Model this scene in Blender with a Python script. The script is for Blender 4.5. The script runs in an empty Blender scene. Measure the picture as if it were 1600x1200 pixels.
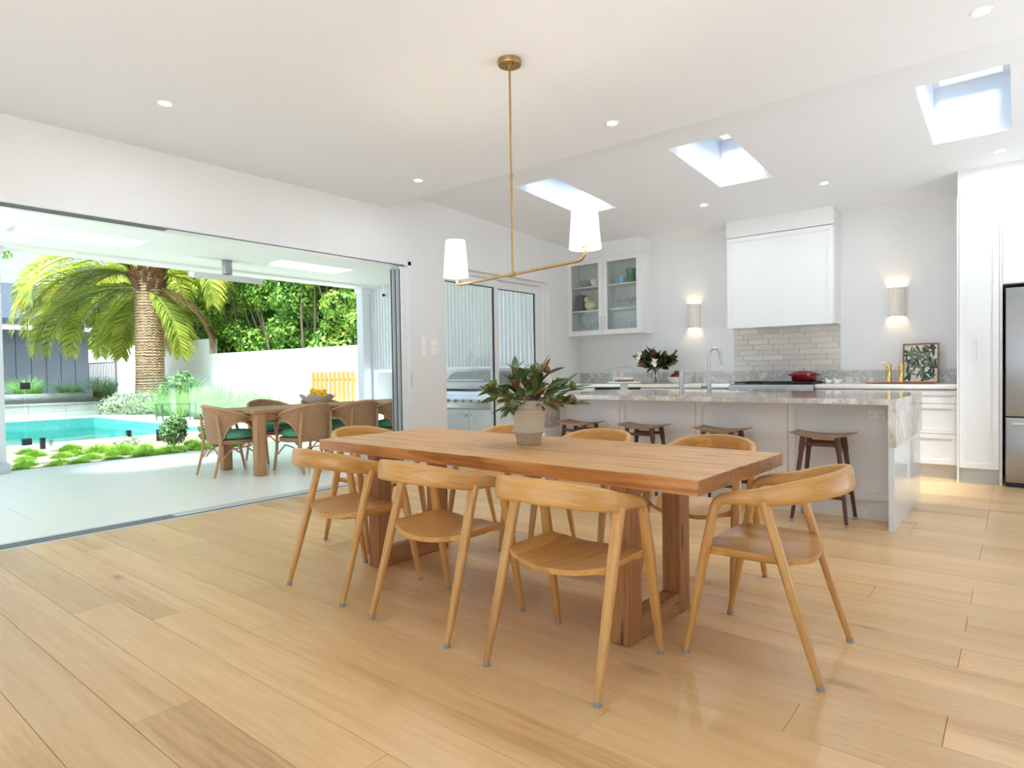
import bpy, bmesh, math, random
import numpy as np
from mathutils import Vector, Matrix
random.seed(7); RNG = np.random.default_rng(7)
PI = math.pi
scene = bpy.context.scene
COL = scene.collection

# ------------------------------------------------------------------ camera
cam_data = bpy.data.cameras.new('camera'); cam = bpy.data.objects.new('camera', cam_data); COL.objects.link(cam)
cam_data.sensor_width = 36.0; cam_data.lens = 982.9 / 1600 * 36.0; cam_data.clip_start = 0.05; cam_data.clip_end = 300
R0 = Vector((0.7783945, 0.62758161, -0.01559892)); R1 = Vector((0.00152038, -0.02673243, -0.99964147)); R2 = Vector((-0.6277736, 0.77809171, -0.02176254))
mc = Matrix.Identity(4)
for i in range(3):
    mc[i][0] = R0[i]; mc[i][1] = -R1[i]; mc[i][2] = -R2[i]
mc[2][3] = 1.15
cam.matrix_world = mc
scene.camera = cam

# ------------------------------------------------------------------ world, sun, exposure
world = bpy.data.worlds.new('sky'); scene.world = world; world.use_nodes = True
wn = world.node_tree; wn.nodes.clear()
tc = wn.nodes.new('ShaderNodeTexCoord'); sx = wn.nodes.new('ShaderNodeSeparateXYZ'); rp = wn.nodes.new('ShaderNodeValToRGB')
bg = wn.nodes.new('ShaderNodeBackground'); wo = wn.nodes.new('ShaderNodeOutputWorld')
rp.color_ramp.elements[0].position = 0.0; rp.color_ramp.elements[0].color = (0.44, 0.54, 0.66, 1)
rp.color_ramp.elements[1].position = 0.45; rp.color_ramp.elements[1].color = (0.25, 0.385, 0.53, 1)
wn.links.new(tc.outputs['Generated'], sx.inputs[0]); wn.links.new(sx.outputs['Z'], rp.inputs[0])
wn.links.new(rp.outputs[0], bg.inputs[0]); wn.links.new(bg.outputs[0], wo.inputs[0])
SKY = 1.0
bg.inputs[1].default_value = SKY
sun_d = bpy.data.lights.new('sun', 'SUN'); sun_d.energy = 8.2; sun_d.angle = math.radians(20); sun_d.color = (0.85, 0.925, 1.0)
sun = bpy.data.objects.new('sun', sun_d); COL.objects.link(sun)
sun.rotation_euler = Vector((-0.18, 0.36, -1.0)).to_track_quat('-Z', 'Y').to_euler()
DOWNLIGHT_W = 3.0; SCONCE_W = 1.9; PENDANT_W = 1.6
vs = scene.view_settings; vs.view_transform = 'Standard'; vs.look = 'None'; vs.gamma = 1.0; vs.exposure = 1.28; vs.use_curve_mapping = False
scene.cycles.max_bounces = 14; scene.cycles.diffuse_bounces = 8; scene.cycles.glossy_bounces = 4; scene.cycles.transparent_max_bounces = 24; scene.cycles.transmission_bounces = 6
scene.cycles.sample_clamp_indirect = 6.0; scene.cycles.caustics_reflective = False; scene.cycles.caustics_refractive = False

# ------------------------------------------------------------------ mesh helpers
class MB:
    def __init__(s): s.v = []; s.f = []; s.uv = {}
    def add(s, vs, fs):
        o = len(s.v); s.v += [tuple(p) for p in vs]; s.f += [tuple(i + o for i in q) for q in fs]; return s
    def hexa(s, p): return s.add(p, [(0, 3, 2, 1), (4, 5, 6, 7), (0, 1, 5, 4), (1, 2, 6, 5), (2, 3, 7, 6), (3, 0, 4, 7)])
    def box(s, x0, x1, y0, y1, z0, z1):
        return s.hexa([(x0, y0, z0), (x1, y0, z0), (x1, y1, z0), (x0, y1, z0), (x0, y0, z1), (x1, y0, z1), (x1, y1, z1), (x0, y1, z1)])
    def bar(s, a, b, w, h, up=(0, 0, 1), w2=None, h2=None):
        a = Vector(a); b = Vector(b); t = (b - a).normalized(); sd = t.cross(Vector(up))
        if sd.length < 1e-4: sd = t.cross(Vector((1, 0, 0)))
        sd.normalize(); u = sd.cross(t); w2 = w2 or w; h2 = h2 or h
        P = []
        for c, ww, hh in ((a, w, h), (b, w2, h2)):
            P += [c - sd * ww / 2 - u * hh / 2, c + sd * ww / 2 - u * hh / 2, c + sd * ww / 2 + u * hh / 2, c - sd * ww / 2 + u * hh / 2]
        return s.hexa(P)
    def tube(s, path, rad, n=8, cap=True, ref=None, p=2.0, closed=False):
        path = [Vector(q) for q in path]; m = len(path)
        if not isinstance(rad, (list, tuple)): rad = [rad] * m
        rad = [(r, r) if not isinstance(r, (list, tuple)) else r for r in rad]
        rings = []; prev = None
        for i, c in enumerate(path):
            if closed: t = path[(i + 1) % m] - path[i - 1]
            else: t = path[min(i + 1, m - 1)] - path[max(i - 1, 0)]
            t.normalize()
            if ref is not None: sd = t.cross(Vector(ref))
            elif prev is None:
                sd = t.cross(Vector((0, 0, 1)));
                if sd.length < 0.05: sd = t.cross(Vector((0, 1, 0)))
            else: sd = prev - t * prev.dot(t)
            sd.normalize(); prev = sd.copy(); u = sd.cross(t)
            a, b = rad[i]; ring = []
            for k in range(n):
                th = 2 * PI * k / n; cs = math.cos(th); sn = math.sin(th)
                if p != 2.0:
                    cs = math.copysign(abs(cs) ** (2 / p), cs); sn = math.copysign(abs(sn) ** (2 / p), sn)
                ring.append(c + sd * a * cs + u * b * sn)
            rings.append(ring)
        o_ = len(s.v); d_ = 0.0
        for i in range(m):
            if i: d_ += (path[i] - path[i - 1]).length
            for k in range(n): s.uv[o_ + i * n + k] = (d_, abs(k / n - .5) * 2 * PI * max(rad[i]))
        V = [q for r in rings for q in r]; F = []
        for i in range(m if closed else m - 1):
            j = (i + 1) % m
            for k in range(n):
                l = (k + 1) % n; F.append((i * n + k, i * n + l, j * n + l, j * n + k))
        if cap and not closed:
            F.append(tuple(range(n - 1, -1, -1))); F.append(tuple((m - 1) * n + k for k in range(n)))
        return s.add(V, F)
    def lathe(s, prof, n=24, c=(0, 0, 0), cap=True, fn=None):
        V = []; F = []
        for r, z in prof:
            for k in range(n):
                th = 2 * PI * k / n; rr = r * (fn(th, z) if fn else 1)
                V.append((c[0] + rr * math.cos(th), c[1] + rr * math.sin(th), c[2] + z))
        for i in range(len(prof) - 1):
            for k in range(n):
                l = (k + 1) % n; F.append((i * n + k, i * n + l, (i + 1) * n + l, (i + 1) * n + k))
        if cap:
            F.append(tuple(range(n - 1, -1, -1))); F.append(tuple((len(prof) - 1) * n + k for k in range(n)))
        return s.add(V, F)
    def grid(s, P):                                   # P[i][j] points
        a = len(P); b = len(P[0]); V = [q for r in P for q in r]
        return s.add(V, [(i * b + j, i * b + j + 1, (i + 1) * b + j + 1, (i + 1) * b + j) for i in range(a - 1) for j in range(b - 1)])
    def slab(s, T, B):                                # closed solid between two grids
        a = len(T); b = len(T[0]); o = a * b
        V = [q for r in T for q in r] + [q for r in B for q in r]
        F = [(i * b + j, i * b + j + 1, (i + 1) * b + j + 1, (i + 1) * b + j) for i in range(a - 1) for j in range(b - 1)]
        F += [tuple(o + k for k in q[::-1]) for q in F]
        rim = [j for j in range(b)] + [i * b + b - 1 for i in range(1, a)] + [(a - 1) * b + j for j in range(b - 2, -1, -1)] + [i * b for i in range(a - 2, 0, -1)]
        F += [(rim[k], o + rim[k], o + rim[(k + 1) % len(rim)], rim[(k + 1) % len(rim)]) for k in range(len(rim))]
        return s.add(V, F)
    def ball(s, c, r, n=12, m=8, sc=(1, 1, 1)):
        prof = [(max(1e-4, math.sin(PI * i / m)) * r, -math.cos(PI * i / m) * r) for i in range(m + 1)]
        o = len(s.v); s.lathe(prof, n, (0, 0, 0))
        for i in range(o, len(s.v)):
            q = s.v[i]; s.v[i] = (c[0] + q[0] * sc[0], c[1] + q[1] * sc[1], c[2] + q[2] * sc[2])
        return s
    def mesh(s, name, smooth=40, bev=0, seg=2):
        me = bpy.data.meshes.new(name); me.from_pydata(s.v, [], s.f)
        bm = bmesh.new(); bm.from_mesh(me); bmesh.ops.recalc_face_normals(bm, faces=bm.faces)
        if bev: bmesh.ops.bevel(bm, geom=list(bm.edges), offset=bev, segments=seg, affect='EDGES', clamp_overlap=True, profile=0.5)
        bm.to_mesh(me); bm.free()
        if smooth:
            me.polygons.foreach_set('use_smooth', [True] * len(me.polygons)); me.set_sharp_from_angle(angle=math.radians(smooth))
        return me
    def build(s, name, m, parent=None, loc=None, smooth=40, bev=0, seg=2, uv=False):
        me = s.mesh(name, smooth, bev, seg)
        if uv:
            ul = me.uv_layers.new(name='grain')
            for l in me.loops: ul.data[l.index].uv = s.uv.get(l.vertex_index, (0, 0))
        return obj(name, me, m, parent, loc)

def obj(name, me, m=None, parent=None, loc=None, rz=0.0):
    o = bpy.data.objects.new(name, me); COL.objects.link(o)
    if m is not None and not me.materials: me.materials.append(MAT(m))
    if parent is not None: o.parent = parent
    if loc is not None: o.location = loc
    if rz: o.rotation_euler = (0, 0, rz)
    return o
def inst(name, me, parent, mtx):
    o = bpy.data.objects.new(name, me); COL.objects.link(o); o.parent = parent
    o.matrix_local = mtx; return o
def tag(o, label, cat, group=None):
    o['label'] = label; o['category'] = cat
    if group: o['group'] = group
    return o
def thing(name, label, cat, loc=(0, 0, 0), rz=0.0, group=None):
    o = bpy.data.objects.new(name, None); COL.objects.link(o); o.empty_display_size = 0.1
    o.location = loc; o.rotation_euler = (0, 0, rz); return tag(o, label, cat, group)
def struct(o): o['kind'] = 'structure'; return o
def stuff(o): o['kind'] = 'stuff'; return o
def sempty(name, loc=(0, 0, 0)):
    o = bpy.data.objects.new(name, None); COL.objects.link(o); o.location = loc; o.empty_display_size = 0.1; return struct(o)
def copy_tree(o, parent=None):
    c = o.copy(); COL.objects.link(c)
    if parent is not None: c.parent = parent
    for ch in list(o.children): copy_tree(ch, c)
    return c
def dup(root, label, loc, rz=0.0, group=None, sc=None):
    r = copy_tree(root); r.location = loc; r.rotation_euler = (0, 0, rz); r['label'] = label
    if group: r['group'] = group
    if sc: r.scale = (sc, sc, sc) if not isinstance(sc, tuple) else sc
    return r
def BX(*a): return MB().box(*a)
def fast_mesh(name, V, F):
    V = np.asarray(V, np.float32); F = np.asarray(F, np.int32); me = bpy.data.meshes.new(name)
    me.vertices.add(len(V)); me.vertices.foreach_set('co', V.ravel())
    k = F.shape[1]; me.loops.add(F.size); me.loops.foreach_set('vertex_index', F.ravel())
    me.polygons.add(len(F)); me.polygons.foreach_set('loop_start', np.arange(0, F.size, k, dtype=np.int32))
    me.update(calc_edges=True); me.validate(); return me

# ------------------------------------------------------------------ materials
_M = {}; _B = {}
def MAT(n): return _M[n] if isinstance(n, str) else n
def lin(r, g, b):
    f = lambda c: (c / 255 / 12.92) if c <= 10 else ((c / 255 + 0.055) / 1.055) ** 2.4
    return (f(r), f(g), f(b), 1)
def new_mat(name):
    m = bpy.data.materials.new(name); m.use_nodes = True; _M[name] = m; nt = m.node_tree
    return m, nt, nt.nodes['Principled BSDF']
def N(nt, t, **kw):
    n = nt.nodes.new(t)
    for k, v in kw.items():
        if k in n.inputs: n.inputs[k].default_value = v
        else: setattr(n, k, v)
    return n
def plain(name, c, rough=0.5, metal=0.0, coat=0.0, emit=None, es=0.0, spec=0.5, noise=0.0, nscale=40, bump=0.0, trans=0.0, alpha=1.0):
    m, nt, b = new_mat(name); b.inputs['Base Color'].default_value = c; b.inputs['Roughness'].default_value = rough; b.inputs['Metallic'].default_value = metal
    b.inputs['Coat Weight'].default_value = coat; b.inputs['Specular IOR Level'].default_value = spec; b.inputs['Transmission Weight'].default_value = trans
    if emit: b.inputs['Emission Color'].default_value = emit; b.inputs['Emission Strength'].default_value = es
    t = N(nt, 'ShaderNodeTexCoord'); nz = N(nt, 'ShaderNodeTexNoise', Scale=nscale, Detail=4.0); nt.links.new(t.outputs['Object'], nz.inputs['Vector'])
    if noise:
        mx = N(nt, 'ShaderNodeMix', data_type='RGBA'); mx.inputs[6].default_value = tuple(x * (1 - noise) for x in c[:3]) + (1,); mx.inputs[7].default_value = tuple(min(1, x * (1 + noise)) for x in c[:3]) + (1,)
        nt.links.new(nz.outputs['Fac'], mx.inputs[0]); nt.links.new(mx.outputs[2], b.inputs['Base Color'])
    if bump:
        bp = N(nt, 'ShaderNodeBump', Strength=bump, Distance=0.01); nt.links.new(nz.outputs['Fac'], bp.inputs['Height']); nt.links.new(bp.outputs[0], b.inputs['Normal'])
    return m
def ramp(nt, stops):
    r = N(nt, 'ShaderNodeValToRGB'); e = r.color_ramp.elements
    while len(e) < len(stops): e.new(0.5)
    for i, (p, c) in enumerate(stops): e[i].position = p; e[i].color = c
    return r
def wood(name, stops, axis='x', scale=6.0, stretch=0.06, rough=0.4, coat=0.0, ring=0.35, vary=0.15, knots=0.0, knotc=None, bump=0.06, cracks=0.0, uv=False, sides=None):
    m, nt, b = new_mat(name); L = nt.links.new
    t = N(nt, 'ShaderNodeTexCoord'); oi = N(nt, 'ShaderNodeObjectInfo')
    sc = N(nt, 'ShaderNodeVectorMath', operation='SCALE'); sc.inputs[0].default_value = (31.7, 17.3, 23.1); L(oi.outputs['Random'], sc.inputs['Scale'])
    ad = N(nt, 'ShaderNodeVectorMath', operation='ADD'); L(t.outputs['UV' if uv else 'Object'], ad.inputs[0]); L(sc.outputs[0], ad.inputs[1])
    mp = N(nt, 'ShaderNodeMapping'); s3 = [1, 1, 1]; s3['xyz'.index(axis)] = stretch; mp.inputs['Scale'].default_value = s3; L(ad.outputs[0], mp.inputs[0])
    n1 = N(nt, 'ShaderNodeTexNoise', Scale=scale, Detail=6.0, Roughness=0.6, Distortion=0.6); L(mp.outputs[0], n1.inputs['Vector'])
    n2 = N(nt, 'ShaderNodeTexNoise', Scale=scale * 14, Detail=3.0, Roughness=0.6); L(mp.outputs[0], n2.inputs['Vector'])
    ml = N(nt, 'ShaderNodeMath', operation='MULTIPLY'); ml.inputs[1].default_value = 9.0; L(n1.outputs['Fac'], ml.inputs[0])
    sn = N(nt, 'ShaderNodeMath', operation='SINE'); m2 = N(nt, 'ShaderNodeMath', operation='MULTIPLY'); m2.inputs[1].default_value = 5.0; L(ml.outputs[0], m2.inputs[0]); L(m2.outputs[0], sn.inputs[0])
    # fac = n1 + ring*sin + fine
    a1 = N(nt, 'ShaderNodeMath', operation='MULTIPLY_ADD'); a1.inputs[1].default_value = ring * 0.22; L(sn.outputs[0], a1.inputs[0]); L(n1.outputs['Fac'], a1.inputs[2])
    a2 = N(nt, 'ShaderNodeMath', operation='MULTIPLY_ADD'); a2.inputs[1].default_value = 0.35; L(n2.outputs['Fac'], a2.inputs[0]); L(a1.outputs[0], a2.inputs[2])
    a3 = N(nt, 'ShaderNodeMath', operation='SUBTRACT'); a3.inputs[1].default_value = 0.175; L(a2.outputs[0], a3.inputs[0])
    r = ramp(nt, stops); L(a3.outputs[0], r.inputs[0])
    hv = N(nt, 'ShaderNodeHueSaturation'); L(r.outputs[0], hv.inputs['Color'])
    v = N(nt, 'ShaderNodeMapRange'); v.inputs['To Min'].default_value = 1 - vary; v.inputs['To Max'].default_value = 1 + vary; L(oi.outputs['Random'], v.inputs[0]); L(v.outputs[0], hv.inputs['Value'])
    out = hv.outputs[0]
    if knots:
        mk = N(nt, 'ShaderNodeMapping'); s4 = [1, 1, 1]; s4['xyz'.index(axis)] = 0.38; mk.inputs['Scale'].default_value = s4; L(ad.outputs[0], mk.inputs[0])
        vo = N(nt, 'ShaderNodeTexVoronoi', Scale=3.3); L(mk.outputs[0], vo.inputs['Vector'])
        nd = N(nt, 'ShaderNodeTexNoise', Scale=9.0, Detail=4.0); L(mk.outputs[0], nd.inputs['Vector'])
        am = N(nt, 'ShaderNodeMath', operation='MULTIPLY_ADD'); am.inputs[1].default_value = 0.16; L(nd.outputs['Fac'], am.inputs[0]); L(vo.outputs['Distance'], am.inputs[2])
        kr = ramp(nt, [(0.07, (1, 1, 1, 1)), (0.10, (.55, .55, .55, 1)), (0.20, (0, 0, 0, 1))]); L(am.outputs[0], kr.inputs[0])
        mm = N(nt, 'ShaderNodeMath', operation='MULTIPLY'); mm.inputs[1].default_value = knots; L(kr.outputs[0], mm.inputs[0])
        mx = N(nt, 'ShaderNodeMix', data_type='RGBA'); L(mm.outputs[0], mx.inputs[0]); L(out, mx.inputs[6]); mx.inputs[7].default_value = knotc; out = mx.outputs[2]
    if cracks:
        mk2 = N(nt, 'ShaderNodeMapping'); s5 = [1, 1, 1]; s5['xyz'.index(axis)] = 0.09; mk2.inputs['Scale'].default_value = s5; L(ad.outputs[0], mk2.inputs[0])
        nc = N(nt, 'ShaderNodeTexNoise', Scale=22.0, Detail=5.0); L(mk2.outputs[0], nc.inputs['Vector'])
        cr = ramp(nt, [(0.645, (0, 0, 0, 1)), (0.69, (1, 1, 1, 1))]); L(nc.outputs['Fac'], cr.inputs[0])
        mm = N(nt, 'ShaderNodeMath', operation='MULTIPLY'); mm.inputs[1].default_value = cracks; L(cr.outputs[0], mm.inputs[0])
        mx = N(nt, 'ShaderNodeMix', data_type='RGBA'); L(mm.outputs[0], mx.inputs[0]); L(out, mx.inputs[6]); mx.inputs[7].default_value = knotc or (0.05, 0.025, 0.01, 1); out = mx.outputs[2]
    if sides:                                      # long edges and ends are tinted darker than the top
        ge = N(nt, 'ShaderNodeNewGeometry'); sp = N(nt, 'ShaderNodeSeparateXYZ'); L(ge.outputs['Normal'], sp.inputs[0])
        for ax, colr in ((1, sides[0]), (0, sides[1])):
            ab = N(nt, 'ShaderNodeMath', operation='ABSOLUTE'); L(sp.outputs[ax], ab.inputs[0]); gt = N(nt, 'ShaderNodeMath', operation='GREATER_THAN'); gt.inputs[1].default_value = .7; L(ab.outputs[0], gt.inputs[0])
            mu = N(nt, 'ShaderNodeMix', data_type='RGBA', blend_type='MULTIPLY'); L(gt.outputs[0], mu.inputs[0]); L(out, mu.inputs[6]); mu.inputs[7].default_value = colr; out = mu.outputs[2]
    L(out, b.inputs['Base Color'])
    b.inputs['Roughness'].default_value = rough; b.inputs['Coat Weight'].default_value = coat; b.inputs['Coat Roughness'].default_value = 0.2
    if bump:
        bp = N(nt, 'ShaderNodeBump', Strength=bump, Distance=0.01); L(a2.outputs[0], bp.inputs['Height']); L(bp.outputs[0], b.inputs['Normal'])
    return m
def foliage(name, stops, trans=0.35, rough=0.45):
    m, nt, b = new_mat(name); L = nt.links.new; g = N(nt, 'ShaderNodeNewGeometry'); oi = N(nt, 'ShaderNodeObjectInfo')
    nz = N(nt, 'ShaderNodeTexNoise', Scale=0.9, Detail=2.0); L(g.outputs['Position'], nz.inputs['Vector'])
    ad = N(nt, 'ShaderNodeMath', operation='MULTIPLY_ADD'); ad.inputs[1].default_value = 0.55; L(g.outputs['Random Per Island'], ad.inputs[0])
    sb = N(nt, 'ShaderNodeMath', operation='MULTIPLY'); sb.inputs[1].default_value = 0.75; L(nz.outputs['Fac'], sb.inputs[0]); L(sb.outputs[0], ad.inputs[2])
    o2 = N(nt, 'ShaderNodeMath', operation='MULTIPLY_ADD'); o2.inputs[1].default_value = 0.14; L(oi.outputs['Random'], o2.inputs[0]); L(ad.outputs[0], o2.inputs[2])
    s2 = N(nt, 'ShaderNodeMath', operation='SUBTRACT'); s2.inputs[1].default_value = 0.2; L(o2.outputs[0], s2.inputs[0])
    r = ramp(nt, stops); L(s2.outputs[0], r.inputs[0]); L(r.outputs[0], b.inputs['Base Color']); b.inputs['Roughness'].default_value = rough
    if trans:
        tr = N(nt, 'ShaderNodeBsdfTranslucent'); L(r.outputs[0], tr.inputs[0]); mx = N(nt, 'ShaderNodeMixShader'); mx.inputs[0].default_value = trans
        L(b.outputs[0], mx.inputs[1]); L(tr.outputs[0], mx.inputs[2]); L(mx.outputs[0], nt.nodes['Material Output'].inputs[0])
    return m
def thin_glass(name, tint=(0.97, 0.99, 0.98, 1), refl=0.04, rmax=0.6, rough=0.0):
    m, nt, b = new_mat(name); nt.nodes.remove(b); L = nt.links.new
    t = N(nt, 'ShaderNodeBsdfTransparent'); t.inputs[0].default_value = tint; g = N(nt, 'ShaderNodeBsdfGlossy'); g.inputs['Roughness'].default_value = rough
    lw = N(nt, 'ShaderNodeLayerWeight', Blend=0.2); mr = N(nt, 'ShaderNodeMapRange'); mr.inputs['To Min'].default_value = refl; mr.inputs['To Max'].default_value = rmax
    L(lw.outputs['Facing'], mr.inputs[0]); mx = N(nt, 'ShaderNodeMixShader'); L(mr.outputs[0], mx.inputs[0]); L(t.outputs[0], mx.inputs[1]); L(g.outputs[0], mx.inputs[2])
    L(mx.outputs[0], nt.nodes['Material Output'].inputs[0]); return m
def stone(name, c0, c1, c2, scale=3.0, rough=0.15):
    m, nt, b = new_mat(name); L = nt.links.new; g = N(nt, 'ShaderNodeTexCoord')
    n1 = N(nt, 'ShaderNodeTexNoise', Scale=scale, Detail=9.0, Roughness=0.68, Distortion=1.4); L(g.outputs['Object'], n1.inputs['Vector'])
    n2 = N(nt, 'ShaderNodeTexNoise', Scale=scale * 9, Detail=6.0, Roughness=0.7, Distortion=2.0); L(g.outputs['Object'], n2.inputs['Vector'])
    a = N(nt, 'ShaderNodeMath', operation='MULTIPLY_ADD'); a.inputs[1].default_value = 0.5; L(n2.outputs['Fac'], a.inputs[0]); L(n1.outputs['Fac'], a.inputs[2])
    r = ramp(nt, [(0.50, c0), (0.66, c1), (0.76, c2), (0.80, c1), (0.95, c0)]); L(a.outputs[0], r.inputs[0]); L(r.outputs[0], b.inputs['Base Color']); b.inputs['Roughness'].default_value = rough
    return m

plain('wall_white', lin(224, 224, 223), 0.85, noise=0.01, nscale=3, spec=0.2)
plain('ceiling_white', lin(228, 232, 238), 0.9, noise=0.008, nscale=2, spec=0.2)  # cool tint put in to offset warm light bounced off the floor
plain('soffit', lin(234, 236, 228), 0.75, noise=0.01, nscale=2, spec=0.25)  # slight green stands in for light bounced off the garden
plain('joinery', lin(224, 224, 224), 0.38, noise=0.01, nscale=4)
plain('joinery_gloss', lin(222, 227, 232), 0.05, noise=0.01, nscale=4, spec=0.75)
plain('kick_grey', lin(196, 199, 201), 0.45, noise=0.02, nscale=5)
plain('alu_white', lin(222, 224, 226), 0.35, noise=0.01)
plain('alu_grey', lin(196, 202, 207), 0.32, noise=0.03, nscale=8)
plain('dark_slot', lin(38, 40, 42), 0.6, noise=0.1)
plain('black', lin(22, 23, 24), 0.45, noise=0.1)
plain('black_gloss', lin(16, 17, 18), 0.12, noise=0.1)
plain('steel', (0.43, 0.435, 0.44, 1), 0.33, metal=1.0, noise=0.05, nscale=9)
plain('steel_bright', (0.72, 0.73, 0.74, 1), 0.34, metal=1.0, noise=0.03)
plain('brass', (0.47, 0.31, 0.13, 1), 0.34, metal=1.0, noise=0.25, nscale=25, bump=0.05)
plain('brass_bright', (0.85, 0.62, 0.22, 1), 0.2, metal=1.0, noise=0.1)
plain('glide', lin(150, 152, 152), 0.5, noise=0.1)
plain('tile_grout', lin(206, 200, 190), 0.9, noise=0.05)
plain('screed', lin(120, 92, 62), 0.9, noise=0.1)
plain('deck_joint', lin(168, 170, 164), 0.9, noise=0.05)
plain('deck_tile', lin(242, 242, 238), 0.28, noise=0.035, nscale=3.5, spec=0.4)
plain('coping', lin(158, 157, 151), 0.6, noise=0.06, nscale=6)
plain('paver', lin(224, 222, 218), 0.75, noise=0.12, nscale=7, bump=0.1)
plain('stepping', lin(158, 149, 132), 0.75, noise=0.12, nscale=7, bump=0.1)
plain('gravel', lin(118, 108, 88), 0.95, noise=0.35, nscale=60, bump=0.6)
plain('render_white', lin(240, 240, 238), 0.85, noise=0.015, nscale=1.2, spec=0.2)
plain('block_white', lin(186, 186, 180), 0.8, noise=0.06, nscale=4)
plain('stone_cap', lin(140, 140, 134), 0.8, noise=0.2, nscale=8)
plain('clad_dark', lin(70, 78, 84), 0.55, noise=0.05, nscale=3)
plain('roof_metal', lin(98, 105, 116), 0.35, metal=0.3, noise=0.04, nscale=2)
plain('gutter', lin(214, 220, 226), 0.4, noise=0.02)
plain('iron', lin(84, 90, 92), 0.5, noise=0.05)
plain('pool_tile', lin(96, 168, 160), 0.3, noise=0.2, nscale=14)
plain('pool_floor', lin(70, 182, 180), 0.5, noise=0.08, nscale=1.3)
plain('soil', lin(104, 92, 74), 0.95, noise=0.3, nscale=10, bump=0.4)
plain('lawn', lin(132, 150, 92), 0.95, noise=0.25, nscale=3)
plain('cushion', lin(92, 166, 130), 0.8, noise=0.12, nscale=120, bump=0.2)
plain('terracotta_pot', lin(192, 178, 156), 0.75, noise=0.5, nscale=150, bump=0.4)
plain('gumnut', lin(88, 102, 50), 0.5, noise=0.3, nscale=40)
plain('gumnut_red', lin(104, 72, 54), 0.5, noise=0.3, nscale=40)
plain('twig', lin(88, 66, 44), 0.8, noise=0.2)
plain('lemon', lin(236, 186, 30), 0.4, noise=0.08, nscale=60, bump=0.1)
plain('fruit_red', lin(122, 28, 34), 0.3, noise=0.3, nscale=20)
plain('ceramic', lin(236, 236, 230), 0.25, noise=0.01)
plain('ceramic_cream', lin(232, 228, 208), 0.3, noise=0.02)
plain('ceramic_green', lin(48, 128, 82), 0.2, noise=0.08)
plain('ceramic_blue', lin(144, 178, 208), 0.25, noise=0.05)
plain('ceramic_hen', lin(214, 204, 160), 0.5, noise=0.35, nscale=90, bump=0.4)
plain('enamel_red', lin(122, 14, 26), 0.12, noise=0.15, nscale=6, coat=0.5)
plain('shade', lin(255, 250, 242), 0.8, emit=(1.0, 0.95, 0.88, 1), es=0.42, noise=0.01)
plain('lamp_disc', (1, 1, 1, 1), 0.5, emit=(1.0, 0.98, 0.94, 1), es=9.0, noise=0.01)
plain('bulb', (1, 1, 1, 1), 0.5, emit=(1.0, 0.85, 0.6, 1), es=6.0, noise=0.01)
plain('sconce', lin(226, 220, 208), 0.8, noise=0.03, nscale=30)
plain('cake', lin(236, 214, 182), 0.8, noise=0.15, nscale=70, bump=0.3)
plain('cake_dark', lin(92, 46, 34), 0.8, noise=0.3, nscale=70)
plain('petal', lin(246, 243, 234), 0.5, noise=0.02)
plain('linen_paint', lin(228, 224, 206), 0.8, noise=0.04, nscale=30)
plain('leaf_paint', lin(52, 74, 60), 0.6, noise=0.45, nscale=18)
plain('leaf_paint_pale', lin(112, 126, 110), 0.6, noise=0.35, nscale=18)
plain('bark_paint', lin(88, 62, 42), 0.6, noise=0.2)
plain('book_grey', lin(84, 86, 88), 0.6, noise=0.1)
plain('clam', lin(206, 206, 204), 0.7, noise=0.08, nscale=20, bump=0.2)
plain('plastic_white', lin(238, 238, 236), 0.4, noise=0.01)
plain('bark', lin(112, 96, 78), 0.9, noise=0.3, nscale=12, bump=0.4)
m, nt, b = new_mat('palm_bark'); L = nt.links.new; t_ = N(nt, 'ShaderNodeTexCoord'); wv = N(nt, 'ShaderNodeTexWave', Scale=3.2, Distortion=3.5, Detail=3.0, bands_direction='Z'); nz = N(nt, 'ShaderNodeTexNoise', Scale=9.0, Detail=5.0)
L(t_.outputs['Object'], wv.inputs['Vector']); L(t_.outputs['Object'], nz.inputs['Vector']); a_ = N(nt, 'ShaderNodeMath', operation='MULTIPLY_ADD'); a_.inputs[1].default_value = .6; L(wv.outputs['Fac'], a_.inputs[0]); L(nz.outputs['Fac'], a_.inputs[2])
r_ = ramp(nt, [(0.35, lin(84, 58, 42)), (0.6, lin(140, 106, 80)), (0.95, lin(200, 164, 128))]); L(a_.outputs[0], r_.inputs[0]); L(r_.outputs[0], b.inputs['Base Color']); b.inputs['Roughness'].default_value = .9
plain('palm_crown', lin(110, 70, 46), 0.9, noise=0.5, nscale=9, bump=0.6)
plain('cedar', lin(206, 132, 66), 0.6, noise=0.12, nscale=9)
plain('water_vase', lin(206, 214, 208), 0.1, noise=0.02)
plain('heater_white', lin(214, 214, 210), 0.4, noise=0.02)
stone('island_stone', lin(232, 227, 218), lin(206, 198, 190), lin(166, 160, 156), 2.6, 0.07)
plain('pale_stone', lin(236, 235, 231), 0.18, noise=0.02, nscale=6)
stone('bench_stone', lin(228, 224, 215), lin(200, 196, 190), lin(160, 157, 154), 2.2, 0.18)
wood('oak_floor', [(0.2, lin(170, 130, 84)), (0.42, lin(212, 172, 120)), (0.6, lin(226, 190, 140)), (0.85, lin(194, 152, 103))], 'x', 3.2, 0.07, rough=0.32, ring=0.10, vary=0.09, knots=0.8, knotc=lin(92, 64, 40), bump=0.03)
ASH = [(0.15, lin(168, 120, 64)), (0.45, lin(202, 152, 86)), (0.62, lin(211, 165, 100)), (0.9, lin(174, 124, 68))]
wood('ash_x', ASH, 'x', 5.0, 0.16, rough=0.36, ring=0.5, vary=0.05, bump=0.03)
wood('ash_y', ASH, 'y', 5.0, 0.10, rough=0.33, ring=0.4, vary=0.05, bump=0.03)
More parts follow.
